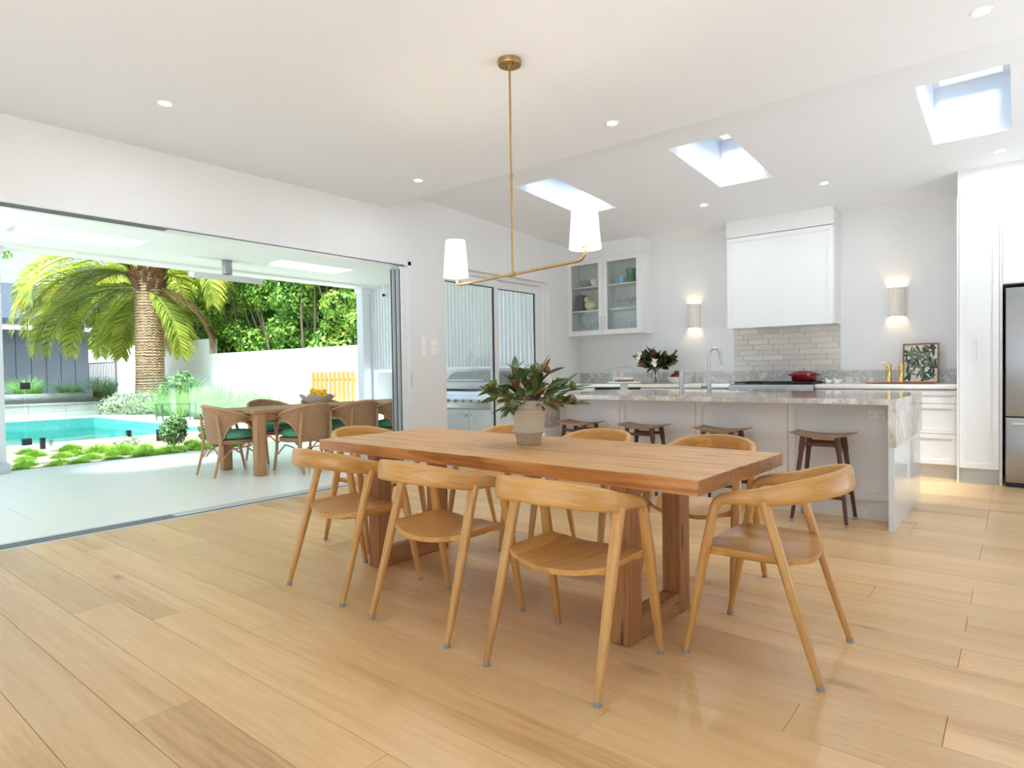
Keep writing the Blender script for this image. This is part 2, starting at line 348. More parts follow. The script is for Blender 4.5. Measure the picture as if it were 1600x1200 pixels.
wood('ash_uv', ASH, 'x', 9.0, 0.09, rough=0.36, ring=0.5, vary=0.04, bump=0.02, uv=True)
wood('ash_z', ASH, 'z', 9.0, 0.08, rough=0.36, ring=0.35, vary=0.05, bump=0.03)
OLD = [(0.12, lin(104, 64, 34)), (0.38, lin(158, 106, 62)), (0.6, lin(180, 130, 82)), (0.9, lin(138, 88, 50))]
wood('old_top', [(0.12, lin(134, 86, 44)), (0.38, lin(192, 142, 86)), (0.6, lin(214, 168, 110)), (0.9, lin(170, 118, 66))], 'x', 8.0, 0.05, rough=0.4, ring=0.5, vary=0.04, bump=0.08, knots=0.4, knotc=lin(60, 36, 18), cracks=0.7, sides=((.80, .58, .36, 1), (.52, .40, .30, 1)))
wood('old_x', OLD, 'x', 8.0, 0.05, rough=0.42, ring=0.5, vary=0.07, bump=0.12, knots=0.5, knotc=lin(60, 32, 14), cracks=0.8)
wood('old_y', OLD, 'y', 8.0, 0.05, rough=0.5, ring=0.5, vary=0.08, bump=0.15, knots=0.5, knotc=lin(50, 28, 12), cracks=0.9)
wood('old_z', OLD, 'z', 8.0, 0.05, rough=0.5, ring=0.5, vary=0.08, bump=0.15, knots=0.5, knotc=lin(50, 28, 12), cracks=0.9)
WAL = [(0.2, lin(46, 25, 16)), (0.5, lin(84, 48, 31)), (0.9, lin(58, 32, 21))]
wood('walnut_z', WAL, 'z', 9.0, 0.08, rough=0.38, ring=0.3, vary=0.08)
wood('walnut_x', WAL, 'x', 9.0, 0.08, rough=0.38, ring=0.3, vary=0.08)
wood('stool_seat', [(0.2, lin(102, 66, 38)), (0.5, lin(152, 112, 72)), (0.9, lin(116, 78, 46))], 'x', 8.0, 0.08, rough=0.3, ring=0.4, vary=0.08)
TEAK = [(0.2, lin(138, 96, 62)), (0.5, lin(182, 138, 96)), (0.9, lin(150, 108, 72))]
wood('teak_y', TEAK, 'y', 7.0, 0.06, rough=0.55, ring=0.3, vary=0.08)
wood('teak_z', TEAK, 'z', 7.0, 0.06, rough=0.55, ring=0.3, vary=0.08)
wood('board_wood', [(0.2, lin(120, 66, 40)), (0.6, lin(166, 100, 64)), (0.9, lin(130, 74, 46))], 'x', 8.0, 0.08, rough=0.4)
wood('frame_wood', [(0.2, lin(108, 66, 44)), (0.6, lin(146, 96, 66)), (0.9, lin(118, 74, 50))], 'z', 8.0, 0.08, rough=0.4)
thin_glass('glass', (0.985, 0.995, 0.99, 1), 0.02, 0.3)
thin_glass('glass_fence', (0.90, 0.965, 0.94, 1), 0.05, 0.5)
thin_glass('glass_cab', (0.95, 0.98, 0.965, 1), 0.03, 0.4)
thin_glass('glass_ware', (0.965, 0.975, 0.97, 1), 0.10, 0.8)
thin_glass('water', (0.72, 0.95, 0.94, 1), 0.05, 0.8, 0.03)
foliage('leaf_hedge', [(0.12, lin(38, 74, 24)), (0.4, lin(82, 134, 44)), (0.62, lin(134, 178, 66)), (0.85, lin(206, 214, 102))], 0.35)
foliage('leaf_gum', [(0.1, lin(34, 54, 30)), (0.5, lin(58, 84, 42)), (0.9, lin(92, 116, 60))], 0.15, 0.35)
foliage('leaf_magnolia', [(0.1, lin(24, 42, 20)), (0.5, lin(44, 66, 30)), (0.9, lin(84, 100, 44))], 0.1, 0.25)
foliage('leaf_rust', [(0.1, lin(88, 58, 28)), (0.5, lin(122, 84, 40)), (0.9, lin(150, 112, 56))], 0.1, 0.5)
foliage('leaf_mound', [(0.1, lin(78, 118, 30)), (0.5, lin(122, 168, 48)), (0.9, lin(168, 204, 80))], 0.3)
foliage('leaf_grass', [(0.1, lin(92, 140, 62)), (0.5, lin(140, 184, 96)), (0.9, lin(188, 214, 140))], 0.35)
foliage('leaf_silver', [(0.1, lin(134, 150, 116)), (0.5, lin(170, 184, 150)), (0.9, lin(206, 214, 186))], 0.3)
foliage('leaf_shrub', [(0.1, lin(58, 92, 48)), (0.5, lin(102, 138, 76)), (0.9, lin(158, 182, 108))], 0.25)
foliage('leaf_palm', [(0.1, lin(98, 118, 42)), (0.4, lin(146, 166, 66)), (0.65, lin(192, 196, 90)), (0.9, lin(228, 204, 74))], 0.5)
foliage('leaf_dead', [(0.2, lin(150, 112, 78)), (0.8, lin(206, 170, 130))], 0.2)
m, nt, b = new_mat('translucent_sheet'); L = nt.links.new; b.inputs['Base Color'].default_value = lin(240, 243, 238); tr = N(nt, 'ShaderNodeBsdfTranslucent'); tr.inputs[0].default_value = lin(240, 246, 238); mx = N(nt, 'ShaderNodeMixShader'); mx.inputs[0].default_value = .6  # translucency invented so the gaps between the terrace battens look lit
nz = N(nt, 'ShaderNodeTexNoise', Scale=3.0); bp_ = N(nt, 'ShaderNodeBump', Strength=.05); L(nz.outputs['Fac'], bp_.inputs['Height']); L(bp_.outputs[0], b.inputs['Normal'])
L(b.outputs[0], mx.inputs[1]); L(tr.outputs[0], mx.inputs[2]); L(mx.outputs[0], nt.nodes['Material Output'].inputs[0])
# weave for the rattan chairs
m, nt, b = new_mat('wicker'); L = nt.links.new
t_ = N(nt, 'ShaderNodeTexCoord'); w1 = N(nt, 'ShaderNodeTexWave', Scale=26.0, Distortion=1.2, bands_direction='Z'); w2 = N(nt, 'ShaderNodeTexNoise', Scale=60.0, Detail=3.0)
L(t_.outputs['Object'], w1.inputs['Vector']); L(t_.outputs['Object'], w2.inputs['Vector'])
a_ = N(nt, 'ShaderNodeMath', operation='MULTIPLY'); L(w1.outputs['Fac'], a_.inputs[0]); L(w2.outputs['Fac'], a_.inputs[1])
r_ = ramp(nt, [(0.0, lin(136, 98, 66)), (0.3, lin(184, 142, 104)), (0.7, lin(214, 176, 136))]); L(a_.outputs[0], r_.inputs[0]); L(r_.outputs[0], b.inputs['Base Color'])
b.inputs['Roughness'].default_value = 0.7; bp_ = N(nt, 'ShaderNodeBump', Strength=0.6, Distance=0.01); L(a_.outputs[0], bp_.inputs['Height']); L(bp_.outputs[0], b.inputs['Normal'])
plain('rattan', lin(190, 146, 106), 0.55, noise=0.2, nscale=30)
# handmade tile: one tone per piece
m, nt, b = new_mat('tile_glaze'); L = nt.links.new; oi = N(nt, 'ShaderNodeObjectInfo')
r_ = ramp(nt, [(0.0, lin(208, 202, 192)), (0.5, lin(216, 210, 200)), (1.0, lin(224, 219, 210))]); L(oi.outputs['Random'], r_.inputs[0]); L(r_.outputs[0], b.inputs['Base Color']); b.inputs['Roughness'].default_value = 0.22
t_ = N(nt, 'ShaderNodeTexCoord'); nz = N(nt, 'ShaderNodeTexNoise', Scale=22.0); L(t_.outputs['Object'], nz.inputs['Vector']); bp_ = N(nt, 'ShaderNodeBump', Strength=0.15, Distance=0.01); L(nz.outputs['Fac'], bp_.inputs['Height']); L(bp_.outputs[0], b.inputs['Normal'])

# ================================================================== SETTING
XL = -5.28; YB = 8.25; XR = 2.0; Y0 = -1.7; YC = 4.416
def rake(y): return 3.115 - 0.0503 * (y - 4.927)
# floor of wide oak boards
floor = struct(BX(XL - .05, XR, Y0, YB, -0.06, -0.013).build('floor', 'screed'))
W = 0.208; rows = int(math.ceil((YB - Y0) / W)); pm = {}
def plank_mesh(l):
    k = round(l, 2)
    if k not in pm: pm[k] = BX(-k / 2 + .0006, k / 2 - .0006, -W / 2 + .0006, W / 2 - .0006, -.014, 0).mesh('plank', bev=.0012, seg=1); pm[k].materials.append(MAT('oak_floor'))
    return pm[k]
rp2 = random.Random(5)
for r in range(rows):
    y = Y0 + (r + .5) * W
    x = XL + 0.0; first = rp2.choice([0.5, 0.9, 1.3, 1.7, 2.1]); nxt = first
    xmax = XR if y > 0 else XR
    while x < XR - .05:
        l = min(nxt, XR - x); o = obj('plank', plank_mesh(l), None, floor, (x + l / 2, y, 0)); x += l; nxt = 2.1
# left wall with two openings
wl = MB(); T = 0.24
for (a, c, z0, z1) in [(Y0, 0.2, 0, 3.5), (0.2, 4.78, 2.375, 3.5), (4.78, 5.31, 0, 3.5), (5.31, 7.43, 2.40, 3.5), (7.43, YB + .2, 0, 3.5)]:
    wl.box(XL - T, XL, a, c, z0, z1)
struct(wl.build('wall_left', 'wall_white', smooth=0))
wb = struct(BX(XL, XR, YB, YB + .2, -.06, 3.5).build('wall_back', 'wall_white'))
wr = MB()
for (a, c, z0, z1) in [(Y0, 3.0, -.06, 3.5), (3.0, 6.6, 2.2, 3.5), (6.6, YB + .2, -.06, 3.5)]: wr.box(XR, XR + .2, a, c, z0, z1)
struct(wr.build('wall_right', 'wall_white', smooth=0))  # unseen wall, added with an opening sized to control the daylight inside
struct(MB().box(-3.4, XR + .2, Y0 - .2, Y0, 2.3, 3.5).box(XL - .24, -3.4, Y0 - .2, Y0, -.06, 3.5).build('wall_front', 'wall_white', smooth=0))  # unseen wall behind the camera, its opening shaped to steer daylight
# flat ceiling, with its drop edge over the kitchen
struct(BX(XL, XR, Y0, YC, 2.914, 3.5).build('ceiling', 'ceiling_white'))
SKX = [(-4.17, -3.67), (-2.44, -1.905), (-.578, -.05)]; SKY0, SKY1 = 5.285, 6.548
rc = MB(); xs = [XL, -4.17, -3.67, -2.44, -1.905, -.578, -.05, XR]; ys = [YC, SKY0, SKY1, YB]
for i in range(7):
    for j in range(3):
        if j == 1 and i in (1, 3, 5): continue
        x0, x1, y0, y1 = xs[i], xs[i + 1], ys[j], ys[j + 1]
        rc.hexa([(x0, y0, rake(y0)), (x1, y0, rake(y0)), (x1, y1, rake(y1)), (x0, y1, rake(y1)), (x0, y0, rake(y0) + .06), (x1, y0, rake(y0) + .06), (x1, y1, rake(y1) + .06), (x0, y1, rake(y1) + .06)])
struct(rc.build('ceiling_raked', 'ceiling_white', smooth=0))
SH = 3.5
for k, (x0, x1) in enumerate(SKX):
    w = struct(sempty('window_%d' % (k + 3), (x0, SKY0, SH)))
    sh = MB()
    for (a, c, d, e) in [(x0 - .06, x0, SKY0 - .06, SKY1 + .06), (x1, x1 + .06, SKY0 - .06, SKY1 + .06), (x0, x1, SKY0 - .06, SKY0), (x0, x1, SKY1, SKY1 + .06)]:
        q0 = rake(d) + .0595 - SH; q1 = rake(e) + .0595 - SH; a -= x0; c -= x0; d -= SKY0; e -= SKY0
        sh.hexa([(a, d, q0), (c, d, q0), (c, e, q1), (a, e, q1), (a, d, 0), (c, d, 0), (c, e, 0), (a, e, 0)])
    sh.build('light_shaft', 'ceiling_white', w, smooth=0)
    fr = MB(); f_ = .055; lx = x1 - x0; ly = SKY1 - SKY0
    for (a, c, d, e) in [(0, f_, 0, ly), (lx - f_, lx, 0, ly), (f_, lx - f_, 0, f_), (f_, lx - f_, ly - f_, ly)]: fr.box(a, c, d, e, 0, .05)
    fr.build('window_frame', 'alu_white', w, smooth=0)
    BX(f_, lx - f_, f_, ly - f_, .03, .04).build('pane', 'glass', w)
# bulkheads
struct(BX(XL, -4.062, 7.90, YB, 2.755, 3.05).build('trim_1', 'wall_white'))
struct(BX(-2.875, -1.645, 7.90, YB, 2.762, 3.05).build('trim_2', 'wall_white'))
struct(BX(-.463, 1.3, 7.42, YB, 2.735, 3.08).build('trim_3', 'wall_white'))
# tiled splashback behind the cooktop
BX(-2.905, -1.648, YB - .004, YB, 1.088, 1.66).build('grout', 'tile_grout', wb)
TH = .0675; TW = .248; tm = {}
def tile_mesh(l):
    k = round(l, 3)
    if k not in tm: tm[k] = BX(-k / 2 + .0015, k / 2 - .0015, -.008, 0, -TH / 2 + .0015, TH / 2 - .0015).mesh('tile', bev=.0015, seg=1); tm[k].materials.append(MAT('tile_glaze'))
    return tm[k]
for r in range(9):
    z = 1.09 + (r + .5) * TH
    if z + TH / 2 > 1.70: break
    off = (-r * .062) % TW; x = -2.905 - (TW - off) if off else -2.905
    while x < -1.65:
        a = max(x, -2.905); c = min(x + TW, -1.648)
        if c - a > .012:
            o = obj('tile', tile_mesh(c - a), None, wb, ((a + c) / 2, YB - .003 - random.random() * .002, z)); o.rotation_euler = (random.uniform(-.006, .006), 0, random.uniform(-.006, .006))
        x += TW
# big sliding door in the left wall
d1 = sempty('door_1', (XL, 4.78, 0))
def rel(x0, x1, y0, y1, z0, z1): return (x0 - XL, x1 - XL, y0 - 4.78, y1 - 4.78, z0, z1)
h = MB(); h.box(*rel(XL - .23, XL + .004, .2, 4.78, 2.335, 2.379)); h.box(*rel(XL - .02, XL + .004, .2, 4.78, 2.332, 2.335))
h.build('head_frame', 'alu_white', d1, smooth=0)
h = MB(); h.box(*rel(XL - .23, XL + .004, 4.735, 4.784, 0, 2.375)); h.build('jamb', 'alu_white', d1, smooth=0)
for k, y1 in ((0, 4.73), (1, 2.25), (2, 2.25)): BX(*rel(XL - .075 - k * .045, XL - .052 - k * .045, .2, y1, 2.3325, 2.3352)).build('track_slot', 'dark_slot', d1, smooth=0)
BX(*rel(XL - .23, XL + .0, .2, 4.78, -.02, -.001)).build('sill', 'alu_grey', d1, smooth=0)
for k in range(3):
    BX(*rel(XL - .068 - k * .05, XL - .05 - k * .05, .2, (4.7, 2.25, 2.25)[k], -.001, .0015)).build('track_rail', 'dark_slot', d1, smooth=0)
for k in range(3):
    s_ = MB().box(*rel(XL - .075 - k * .055, XL - .035 - k * .055, 4.66 - k * .012, 4.735, .004, 2.312)).build('panel_stile', 'alu_grey' if k else 'alu_white', d1, smooth=0)
    BX(*rel(XL - .075 - k * .055 + .012, XL - .035 - k * .055 - .012, 4.655 - k * .012, 4.662 - k * .012, .02, 2.29)).build('seal', 'dark_slot', s_, smooth=0)
hh = BX(*rel(XL, XL + .008, 4.745, 4.77, .98, 1.14)).build('lock_plate', 'alu_grey', d1, bev=.003)
# smaller sliding door behind the table
d2 = sempty('door_2', (XL, 5.31, 0))
def rel2(x0, x1, y0, y1, z0, z1): return (x0 - XL, x1 - XL, y0 - 5.31, y1 - 5.31, z0, z1)
h = MB(); XD = XL - .10
h.box(*rel2(XD - .12, XD, 5.31, 7.43, 2.355, 2.40)); h.box(*rel2(XD - .12, XD, 5.31, 5.35, 0, 2.355)); h.box(*rel2(XD - .12, XD, 7.39, 7.43, 0, 2.355)); h.box(*rel2(XD - .12, XD, 5.35, 7.39, 0, .03))
h.build('window_frame', 'alu_white', d2, smooth=0)
def sash(y0, y1, x, nm):
    a = MB(); w = .075
    a.box(*rel2(x - .035, x, y0, y0 + w, .03, 2.35)); a.box(*rel2(x - .035, x, y1 - w, y1, .03, 2.35)); a.box(*rel2(x - .035, x, y0 + w, y1 - w, 2.25, 2.35)); a.box(*rel2(x - .035, x, y0 + w, y1 - w, .03, .12))
    s = a.build(nm, 'alu_white', d2, smooth=0)
    g = MB(); q = .012
    g.box(*rel2(x - .028, x - .008, y0 + w, y0 + w + q, .12, 2.25)); g.box(*rel2(x - .028, x - .008, y1 - w - q, y1 - w, .12, 2.25)); g.box(*rel2(x - .028, x - .008, y0 + w, y1 - w, 2.24, 2.25))
    g.build('gasket', 'dark_slot', s, smooth=0)
    BX(*rel2(x - .02, x - .014, y0 + w, y1 - w, .12, 2.25)).build('pane', 'glass', s)
sash(5.35, 6.42, XD - .02, 'sash'); sash(6.35, 7.39, XD - .07, 'sash')

# ================================================================== DINING TABLE AND CHAIRS
TC = (-2.044, 2.588); TA = math.radians(-2.1)
tb = thing('dining_table', 'long reclaimed timber dining table on two sled frames in the room centre', 'table', (TC[0], TC[1], 0), TA)
LX, LY = 2.385, .885; nb = 6
for k in range(nb):
    y0 = -LY / 2 + k * LY / nb
    b_ = MB().box(-LX / 2 + random.uniform(-.002, .002), LX / 2 + random.uniform(-.002, .002), y0 + .0004, y0 + LY / nb - .0004, .698, .756 + random.uniform(-.0006, .0006)).build('board', 'old_top', tb, bev=.0025, seg=1)
for sx_ in (-.91, .765):
    fr = (sx_, .035)
    y0, y1 = -.27, .29
    BX(sx_ - .045, sx_ + .045, y0, y0 + .105, .0, .698).build('leg', 'old_z', tb, bev=.004, seg=1)
    BX(sx_ - .045, sx_ + .045, y1 - .105, y1, .0, .698).build('leg', 'old_z', tb, bev=.004, seg=1)
    BX(sx_ - .043, sx_ + .043, y0 + .105, y1 - .105, .002, .10).build('runner', 'old_y', tb, bev=.004, seg=1)
    BX(sx_ - .043, sx_ + .043, y0 + .105, y1 - .105, .62, .698).build('top_rail', 'old_y', tb, bev=.004, seg=1)

def make_chair():
    t = thing('dining_chair', '', 'chair', group='curved back dining chairs')
    for s in (-1, 1):
        p = [(s * .25, .25, .012), (s * .247, .222, .15), (s * .242, .168, .43), (s * .238, .142, .56), (s * .236, .128, .615)]
        lg = MB().tube(p, [(.0115, .0125), (.0145, .017), (.0175, .0235), (.0165, .021), (.0165, .019)], 12, ref=(1, 0, 0), p=2.8).build('leg', 'ash_uv', t, uv=True)
        MB().lathe([(.0135, 0), (.0145, .006), (.013, .016), (.0115, .02)], 12, (s * .25, .25, 0)).build('glide', 'glide', lg)
        p = [(s * .25, -.25, .012), (s * .247, -.206, .15), (s * .241, -.121, .43), (s * .238, -.082, .56), (s * .237, -.057, .648)]
        lg = MB().tube(p, [(.0115, .0125), (.0145, .017), (.0175, .0225), (.017, .021), (.018, .026)], 12, ref=(1, 0, 0), p=2.8).build('leg', 'ash_uv', t, uv=True)
        MB().lathe([(.0135, 0), (.0145, .006), (.013, .016), (.0115, .02)], 12, (s * .25, -.25, 0)).build('glide', 'glide', lg)
    half = [(.236, .130, .600, .0165, .019), (.2362, .122, .622, .0165, .020), (.2365, .100, .638, .017, .0215), (.237, .06, .647, .0175, .025), (.2375, .0, .655, .018, .0295), (.2375, -.06, .663, .0185, .036),
            (.234, -.11, .674, .0185, .040), (.222, -.165, .688, .018, .0425), (.196, -.215, .700, .017, .044), (.152, -.255, .710, .0165, .045), (.1, -.28, .716, .016, .046), (.05, -.292, .719, .0158, .0465), (0, -.296, .720, .0158, .0465)]
    full = half + [(-a, b_, c, d, e) for a, b_, c, d, e in half[-2::-1]]
    MB().tube([q[:3] for q in full], [(q[3], q[4]) for q in full], 16, ref=(0, .12, 1), p=3.0).build('back_rail', 'ash_uv', t, smooth=60, uv=True)
    T_ = []; B_ = []; nu, nv = 18, 14
    for i in range(nv + 1):
        v = i / nv; rT = []; rB = []
        for j in range(nu + 1):
            u = -1 + 2 * j / nu
            yb = -.125 - .062 * (1 - abs(u) ** 2.4); yf = .172 + .068 * (1 - abs(u) ** 3)
            y = yb + (yf - yb) * v; x = u * .2295
            sag = (1 - u * u) * (.55 + .45 * math.sin(PI * min(1, v * .9 + .08)))
            z = .444 - .044 * sag + .006 * math.exp(-(u / .18) ** 2) * max(0, v - .45) * 2 - .014 * max(0, v - .8) / .2 * (1 - abs(u) ** 3)
            e = min(v, 1 - v, (1 - abs(u)) * .6) * 8; th = .021 + .010 * min(1, e) + .012 * max(0, abs(u) - .8) / .2 * (1 if v < .12 or v > .75 else .3)
            rT.append((x, y, z)); rB.append((x * (1 - .02), y, z - th))
        T_.append(rT); B_.append(rB)
    MB().slab(T_, B_).build('seat', 'ash_y', t, smooth=60)
    return t
ch = make_chair()
def place(first, label, x, y, rz):
    if first: ch.location = (x, y, 0); ch.rotation_euler = (0, 0, rz); ch['label'] = label; return ch
    return dup(ch, label, (x, y, 0), rz)
R = math.radians
place(1, 'curved ash dining chair at the near corner of the table, closest to the camera', -1.371, 2.07, R(.5))
place(0, 'curved ash dining chair in the middle of the near long side of the table', -2.10, 2.094, R(-1))
place(0, 'curved ash dining chair at the door end of the near long side', -2.837, 2.118, R(-2.2))
place(0, 'curved ash dining chair at the kitchen end of the table, seen side on', -.797, 2.64, R(90))
place(0, 'curved ash dining chair at the table head nearest the open sliding door', -3.47, 2.785, R(-93))
place(0, 'curved ash dining chair on the far side of the table, right of the others', -1.33, 3.26, R(180))
place(0, 'curved ash dining chair in the middle of the far side, right of the potted branches', -2.08, 3.27, R(179))
place(0, 'curved ash dining chair on the far side, half hidden behind the potted branches', -2.81, 3.3, R(178))

# potted gum branches on the table
def leaf_mesh(name, L_, W_, m, nl=6, curl=.18, fold=.12, tip=1.0):
    P = []
    for i in range(nl + 1):
        v = i / nl; w = W_ / 2 * (math.sin(PI * v ** (.8 * tip)) ** .8 if 0 < v < 1 else 0.02)
        y = L_ * v; z = -curl * L_ * v * v
        P.append([(-w, y, z + fold * w), (0, y, z), (w, y, z + fold * w)])
    me = MB().grid(P).mesh(name); me.materials.append(MAT(m)); return me
def orient(p, d, roll=0.0, s=1.0):
    d = Vector(d).normalized(); up = Vector((0, 0, 1)); x = d.cross(up)
    if x.length < .05: x = Vector((1, 0, 0))
    x.normalize(); z = x.cross(d)
    m3 = Matrix((x, d, z)).transposed().to_4x4()
    return Matrix.Translation(Vector(p)) @ m3 @ Matrix.Rotation(roll, 4, 'Y') @ Matrix.Scale(s, 4)
pot = thing('potted_branches', 'speckled ribbed pot of gum nut branches standing on the dining table', 'plant pot', (-2.03, 2.652, .757), .3)
prof = [(.001, 0), (.060, 0), (.063, .004), (.071, .052), (.082, .060), (.090, .066), (.0905, .073), (.084, .080), (.080, .084), (.086, .160), (.0925, .167), (.100, .173), (.101, .181), (.094, .189), (.088, .193), (.0885, .230), (.084, .234), (.080, .230), (.076, .195), (.001, .19)]
MB().lathe(prof, 40).build('pot', 'terracotta_pot', pot, smooth=55)
MB().lathe([(.001, .205), (.07, .205), (.078, .20)], 24, cap=False).build('soil', 'soil', pot)
lm1 = leaf_mesh('leaf', .15, .044, 'leaf_gum'); lm2 = leaf_mesh('leaf', .115, .05, 'leaf_gum', curl=.3); lm3 = leaf_mesh('leaf', .10, .036, 'leaf_rust')
nutm = MB().ball((0, 0, 0), .0185, 14, 10, (1, 1, 1.08)).tube([(0, 0, .016), (0, 0, .027)], [.006, .0035], 8).mesh('gum_nut'); nutm.materials.append(MAT('gumnut'))
nutr = nutm.copy(); nutr.materials.clear(); nutr.materials.append(MAT('gumnut_red'))
rg = random.Random(21); tw = MB()
for k in range(28):
    a = k * 2.399 + rg.uniform(-.2, .2); el = rg.uniform(-.05, 1.0) if k % 5 else 1.25; Lb = rg.uniform(.12, .205) if k % 5 else rg.uniform(.13, .20)
    d = Vector((math.cos(a) * math.cos(el), math.sin(a) * math.cos(el), math.sin(el)))
    base = Vector((math.cos(a) * .04, math.sin(a) * .04, .21)); end = base + d * Lb; mid = (base + end) / 2 + Vector((0, 0, .02))
    tw.tube([base, mid, end], [.003, .0025, .0018], 6)
    for q in range(6):
        f = .30 + .14 * q; p = base.lerp(end, min(1, f)); ld = (d + Vector((rg.uniform(-.8, .8), rg.uniform(-.8, .8), rg.uniform(-.5, .6)))).normalized()
        inst('leaf', rg.choice([lm1, lm1, lm2, lm3] if q else [lm2, lm3]), pot, orient(p, ld, rg.uniform(-.8, .8), rg.uniform(.6, .95)))
    if k % 5 != 3:
        for q in range(rg.choice([1, 2, 2])):
            inst('gum_nut', rg.choice([nutm, nutm, nutr]), pot, orient(end + Vector((rg.uniform(-.02, .02), rg.uniform(-.02, .02), rg.uniform(-.005, .03))), (-d.x, -d.y, -d.z + .01), 0, rg.uniform(.8, 1.15)))
tw.build('twigs', 'twig', pot)

# ================================================================== PENDANT
pd = thing('pendant_light', 'two armed aged brass pendant light with white tapered shades over the table', 'pendant light', (-2.262, 2.826, 2.914), math.atan2(-.239, 1.14))
MB().lathe([(.001, -.030), (.064, -.030), (.066, -.026), (.066, -.001), (.001, 0)], 32).build('canopy', 'brass', pd)
for s in (-1, 1): MB().lathe([(.0045, -.033), (.0045, -.03)], 8, (s * .03, 0, 0)).build('screw', 'dark_slot', pd)
MB().lathe([(.012, -.05), (.012, -.03)], 12).build('collar', 'brass', pd)
MB().tube([(0, 0, -.03), (0, 0, -1.214)], .0065, 10).tube([(0, 0, -.64), (0, 0, -.665)], .0105, 10).build('rod', 'brass', pd)
zz_ = -1.214
MB().tube([(-.022, 0, zz_), (.022, 0, zz_)], .013, 12).build('hub', 'brass', pd)
for s in (-1, 1):
    Ln = .575
    arm = MB().tube([(0, 0, zz_), (s * (Ln - .05), 0, zz_), (s * (Ln - .022), 0, zz_ + .006), (s * (Ln - .006), 0, zz_ + .022), (s * Ln, 0, zz_ + .05), (s * Ln, 0, zz_ + .105)], .0075, 10).build('arm', 'brass', pd)
    MB().lathe([(.020, zz_ + .062), (.020, zz_ + .078), (.012, zz_ + .08)], 16, (s * Ln, 0, 0)).build('lamp_holder', 'brass', arm)
    MB().ball((s * Ln, 0, zz_ + .15), .028, 12, 8).build('bulb', 'bulb', arm)
    outer = [(.081, zz_ + .055), (.0625, zz_ + .288)]; inner = [(.0605, zz_ + .288), (.079, zz_ + .055)]
    MB().lathe(outer + inner + [outer[0]], 40, (s * Ln, 0, 0), cap=False).build('shade', 'shade', pd, smooth=50)
    ld = bpy.data.lights.new('pendant_lamp', 'POINT'); ld.energy = PENDANT_W; ld.shadow_soft_size = .04; ld.color = (1, .86, .68)
    lo = bpy.data.objects.new('pendant_lamp', ld); COL.objects.link(lo); lo.parent = pd; lo.location = (s * Ln, 0, zz_ + .20)

# ================================================================== DOWNLIGHTS
def downlight(x, y, z, label, tilt=0.0):
    t = thing('downlight', label, 'downlight', (x, y, z), 0, 'recessed ceiling downlights'); t.rotation_euler = (tilt, 0, 0)
    MB().lathe([(.036, -.003), (.048, -.004), (.050, -.001), (.050, .0)], 28, cap=False).build('trim_ring', 'plastic_white', t)
    MB().lathe([(.001, -.0025), (.037, -.0025)], 24, cap=False).build('lens', 'lamp_disc', t)
    ld = bpy.data.lights.new('downlight_lamp', 'AREA'); ld.shape = 'DISK'; ld.size = .07; ld.energy = DOWNLIGHT_W; ld.color = (.82, .91, 1.0); ld.spread = math.radians(175)
    lo = bpy.data.objects.new('downlight_lamp', ld); COL.objects.link(lo); lo.parent = t; lo.location = (0, 0, -.012)
tl = -math.atan(.0503)
for x, y, lb in [(-4.315, 4.02, 'round downlight in the flat ceiling above the stacked sliding door panels'), (-2.282, 4.02, 'round downlight in the flat ceiling just right of the pendant rod'), (-.15, 3.99, 'round downlight at the top right corner of the view'), (-4.31, 1.81, 'round downlight in the flat ceiling near the left edge of the view')]:
    downlight(x, y, 2.914, lb)
for x, lb in [(-2.815, 'round downlight in the raked ceiling left of the range hood'), (-1.551, 'round downlight in the raked ceiling above the right side of the range hood'), (-.133, 'round downlight in the raked ceiling in front of the tall pantry')]:
    downlight(x, 7.04, rake(7.04), lb, tl)

# ================================================================== KITCHEN
def shaker(name, x0, x1, z0, z1, y, parent, m='joinery', w=.055, d=.02, frame_t=.013):
    """front facing -Y; recessed centre with a bead"""
    a = MB(); a.box(x0, x1, y, y + d, z0, z1)
    o = a.build(name, m, parent, bev=.001, seg=1)
    f = MB(); yf = y - frame_t
    f.box(x0, x0 + w, yf, y, z0, z1); f.box(x1 - w, x1, yf, y, z0, z1); f.box(x0 + w, x1 - w, yf, y, z1 - w, z1); f.box(x0 + w, x1 - w, yf, y, z0, z0 + w)
    f.build('moulding', m, o, smooth=0)
    g = MB(); y2 = y - frame_t * .45; i = .009; X0, X1, Z0, Z1 = x0 + w, x1 - w, z0 + w, z1 - w
    g.box(X0, X0 + i, y2, y, Z0, Z1); g.box(X1 - i, X1, y2, y, Z0, Z1); g.box(X0 + i, X1 - i, y2, y, Z1 - i, Z1); g.box(X0 + i, X1 - i, y2, y, Z0, Z0 + i)
    g.build('bead', m, o, smooth=0); return o
def bar_handle(x, y, z0, z1, parent, m='steel_bright', horiz=False):
    a = MB().tube([(x, y - .03, z0), (x, y - .03, z1)], .005, 10)
    for z in (z0 + .006, z1 - .006): a.tube([(x, y, z), (x, y - .03, z)], .0045, 8)
    for z in (z0 - .004, z1 - .008): a.tube([(x, y - .03, z), (x, y - .03, z + .012)], .0075, 10)
    return a.build('handle', m, parent)
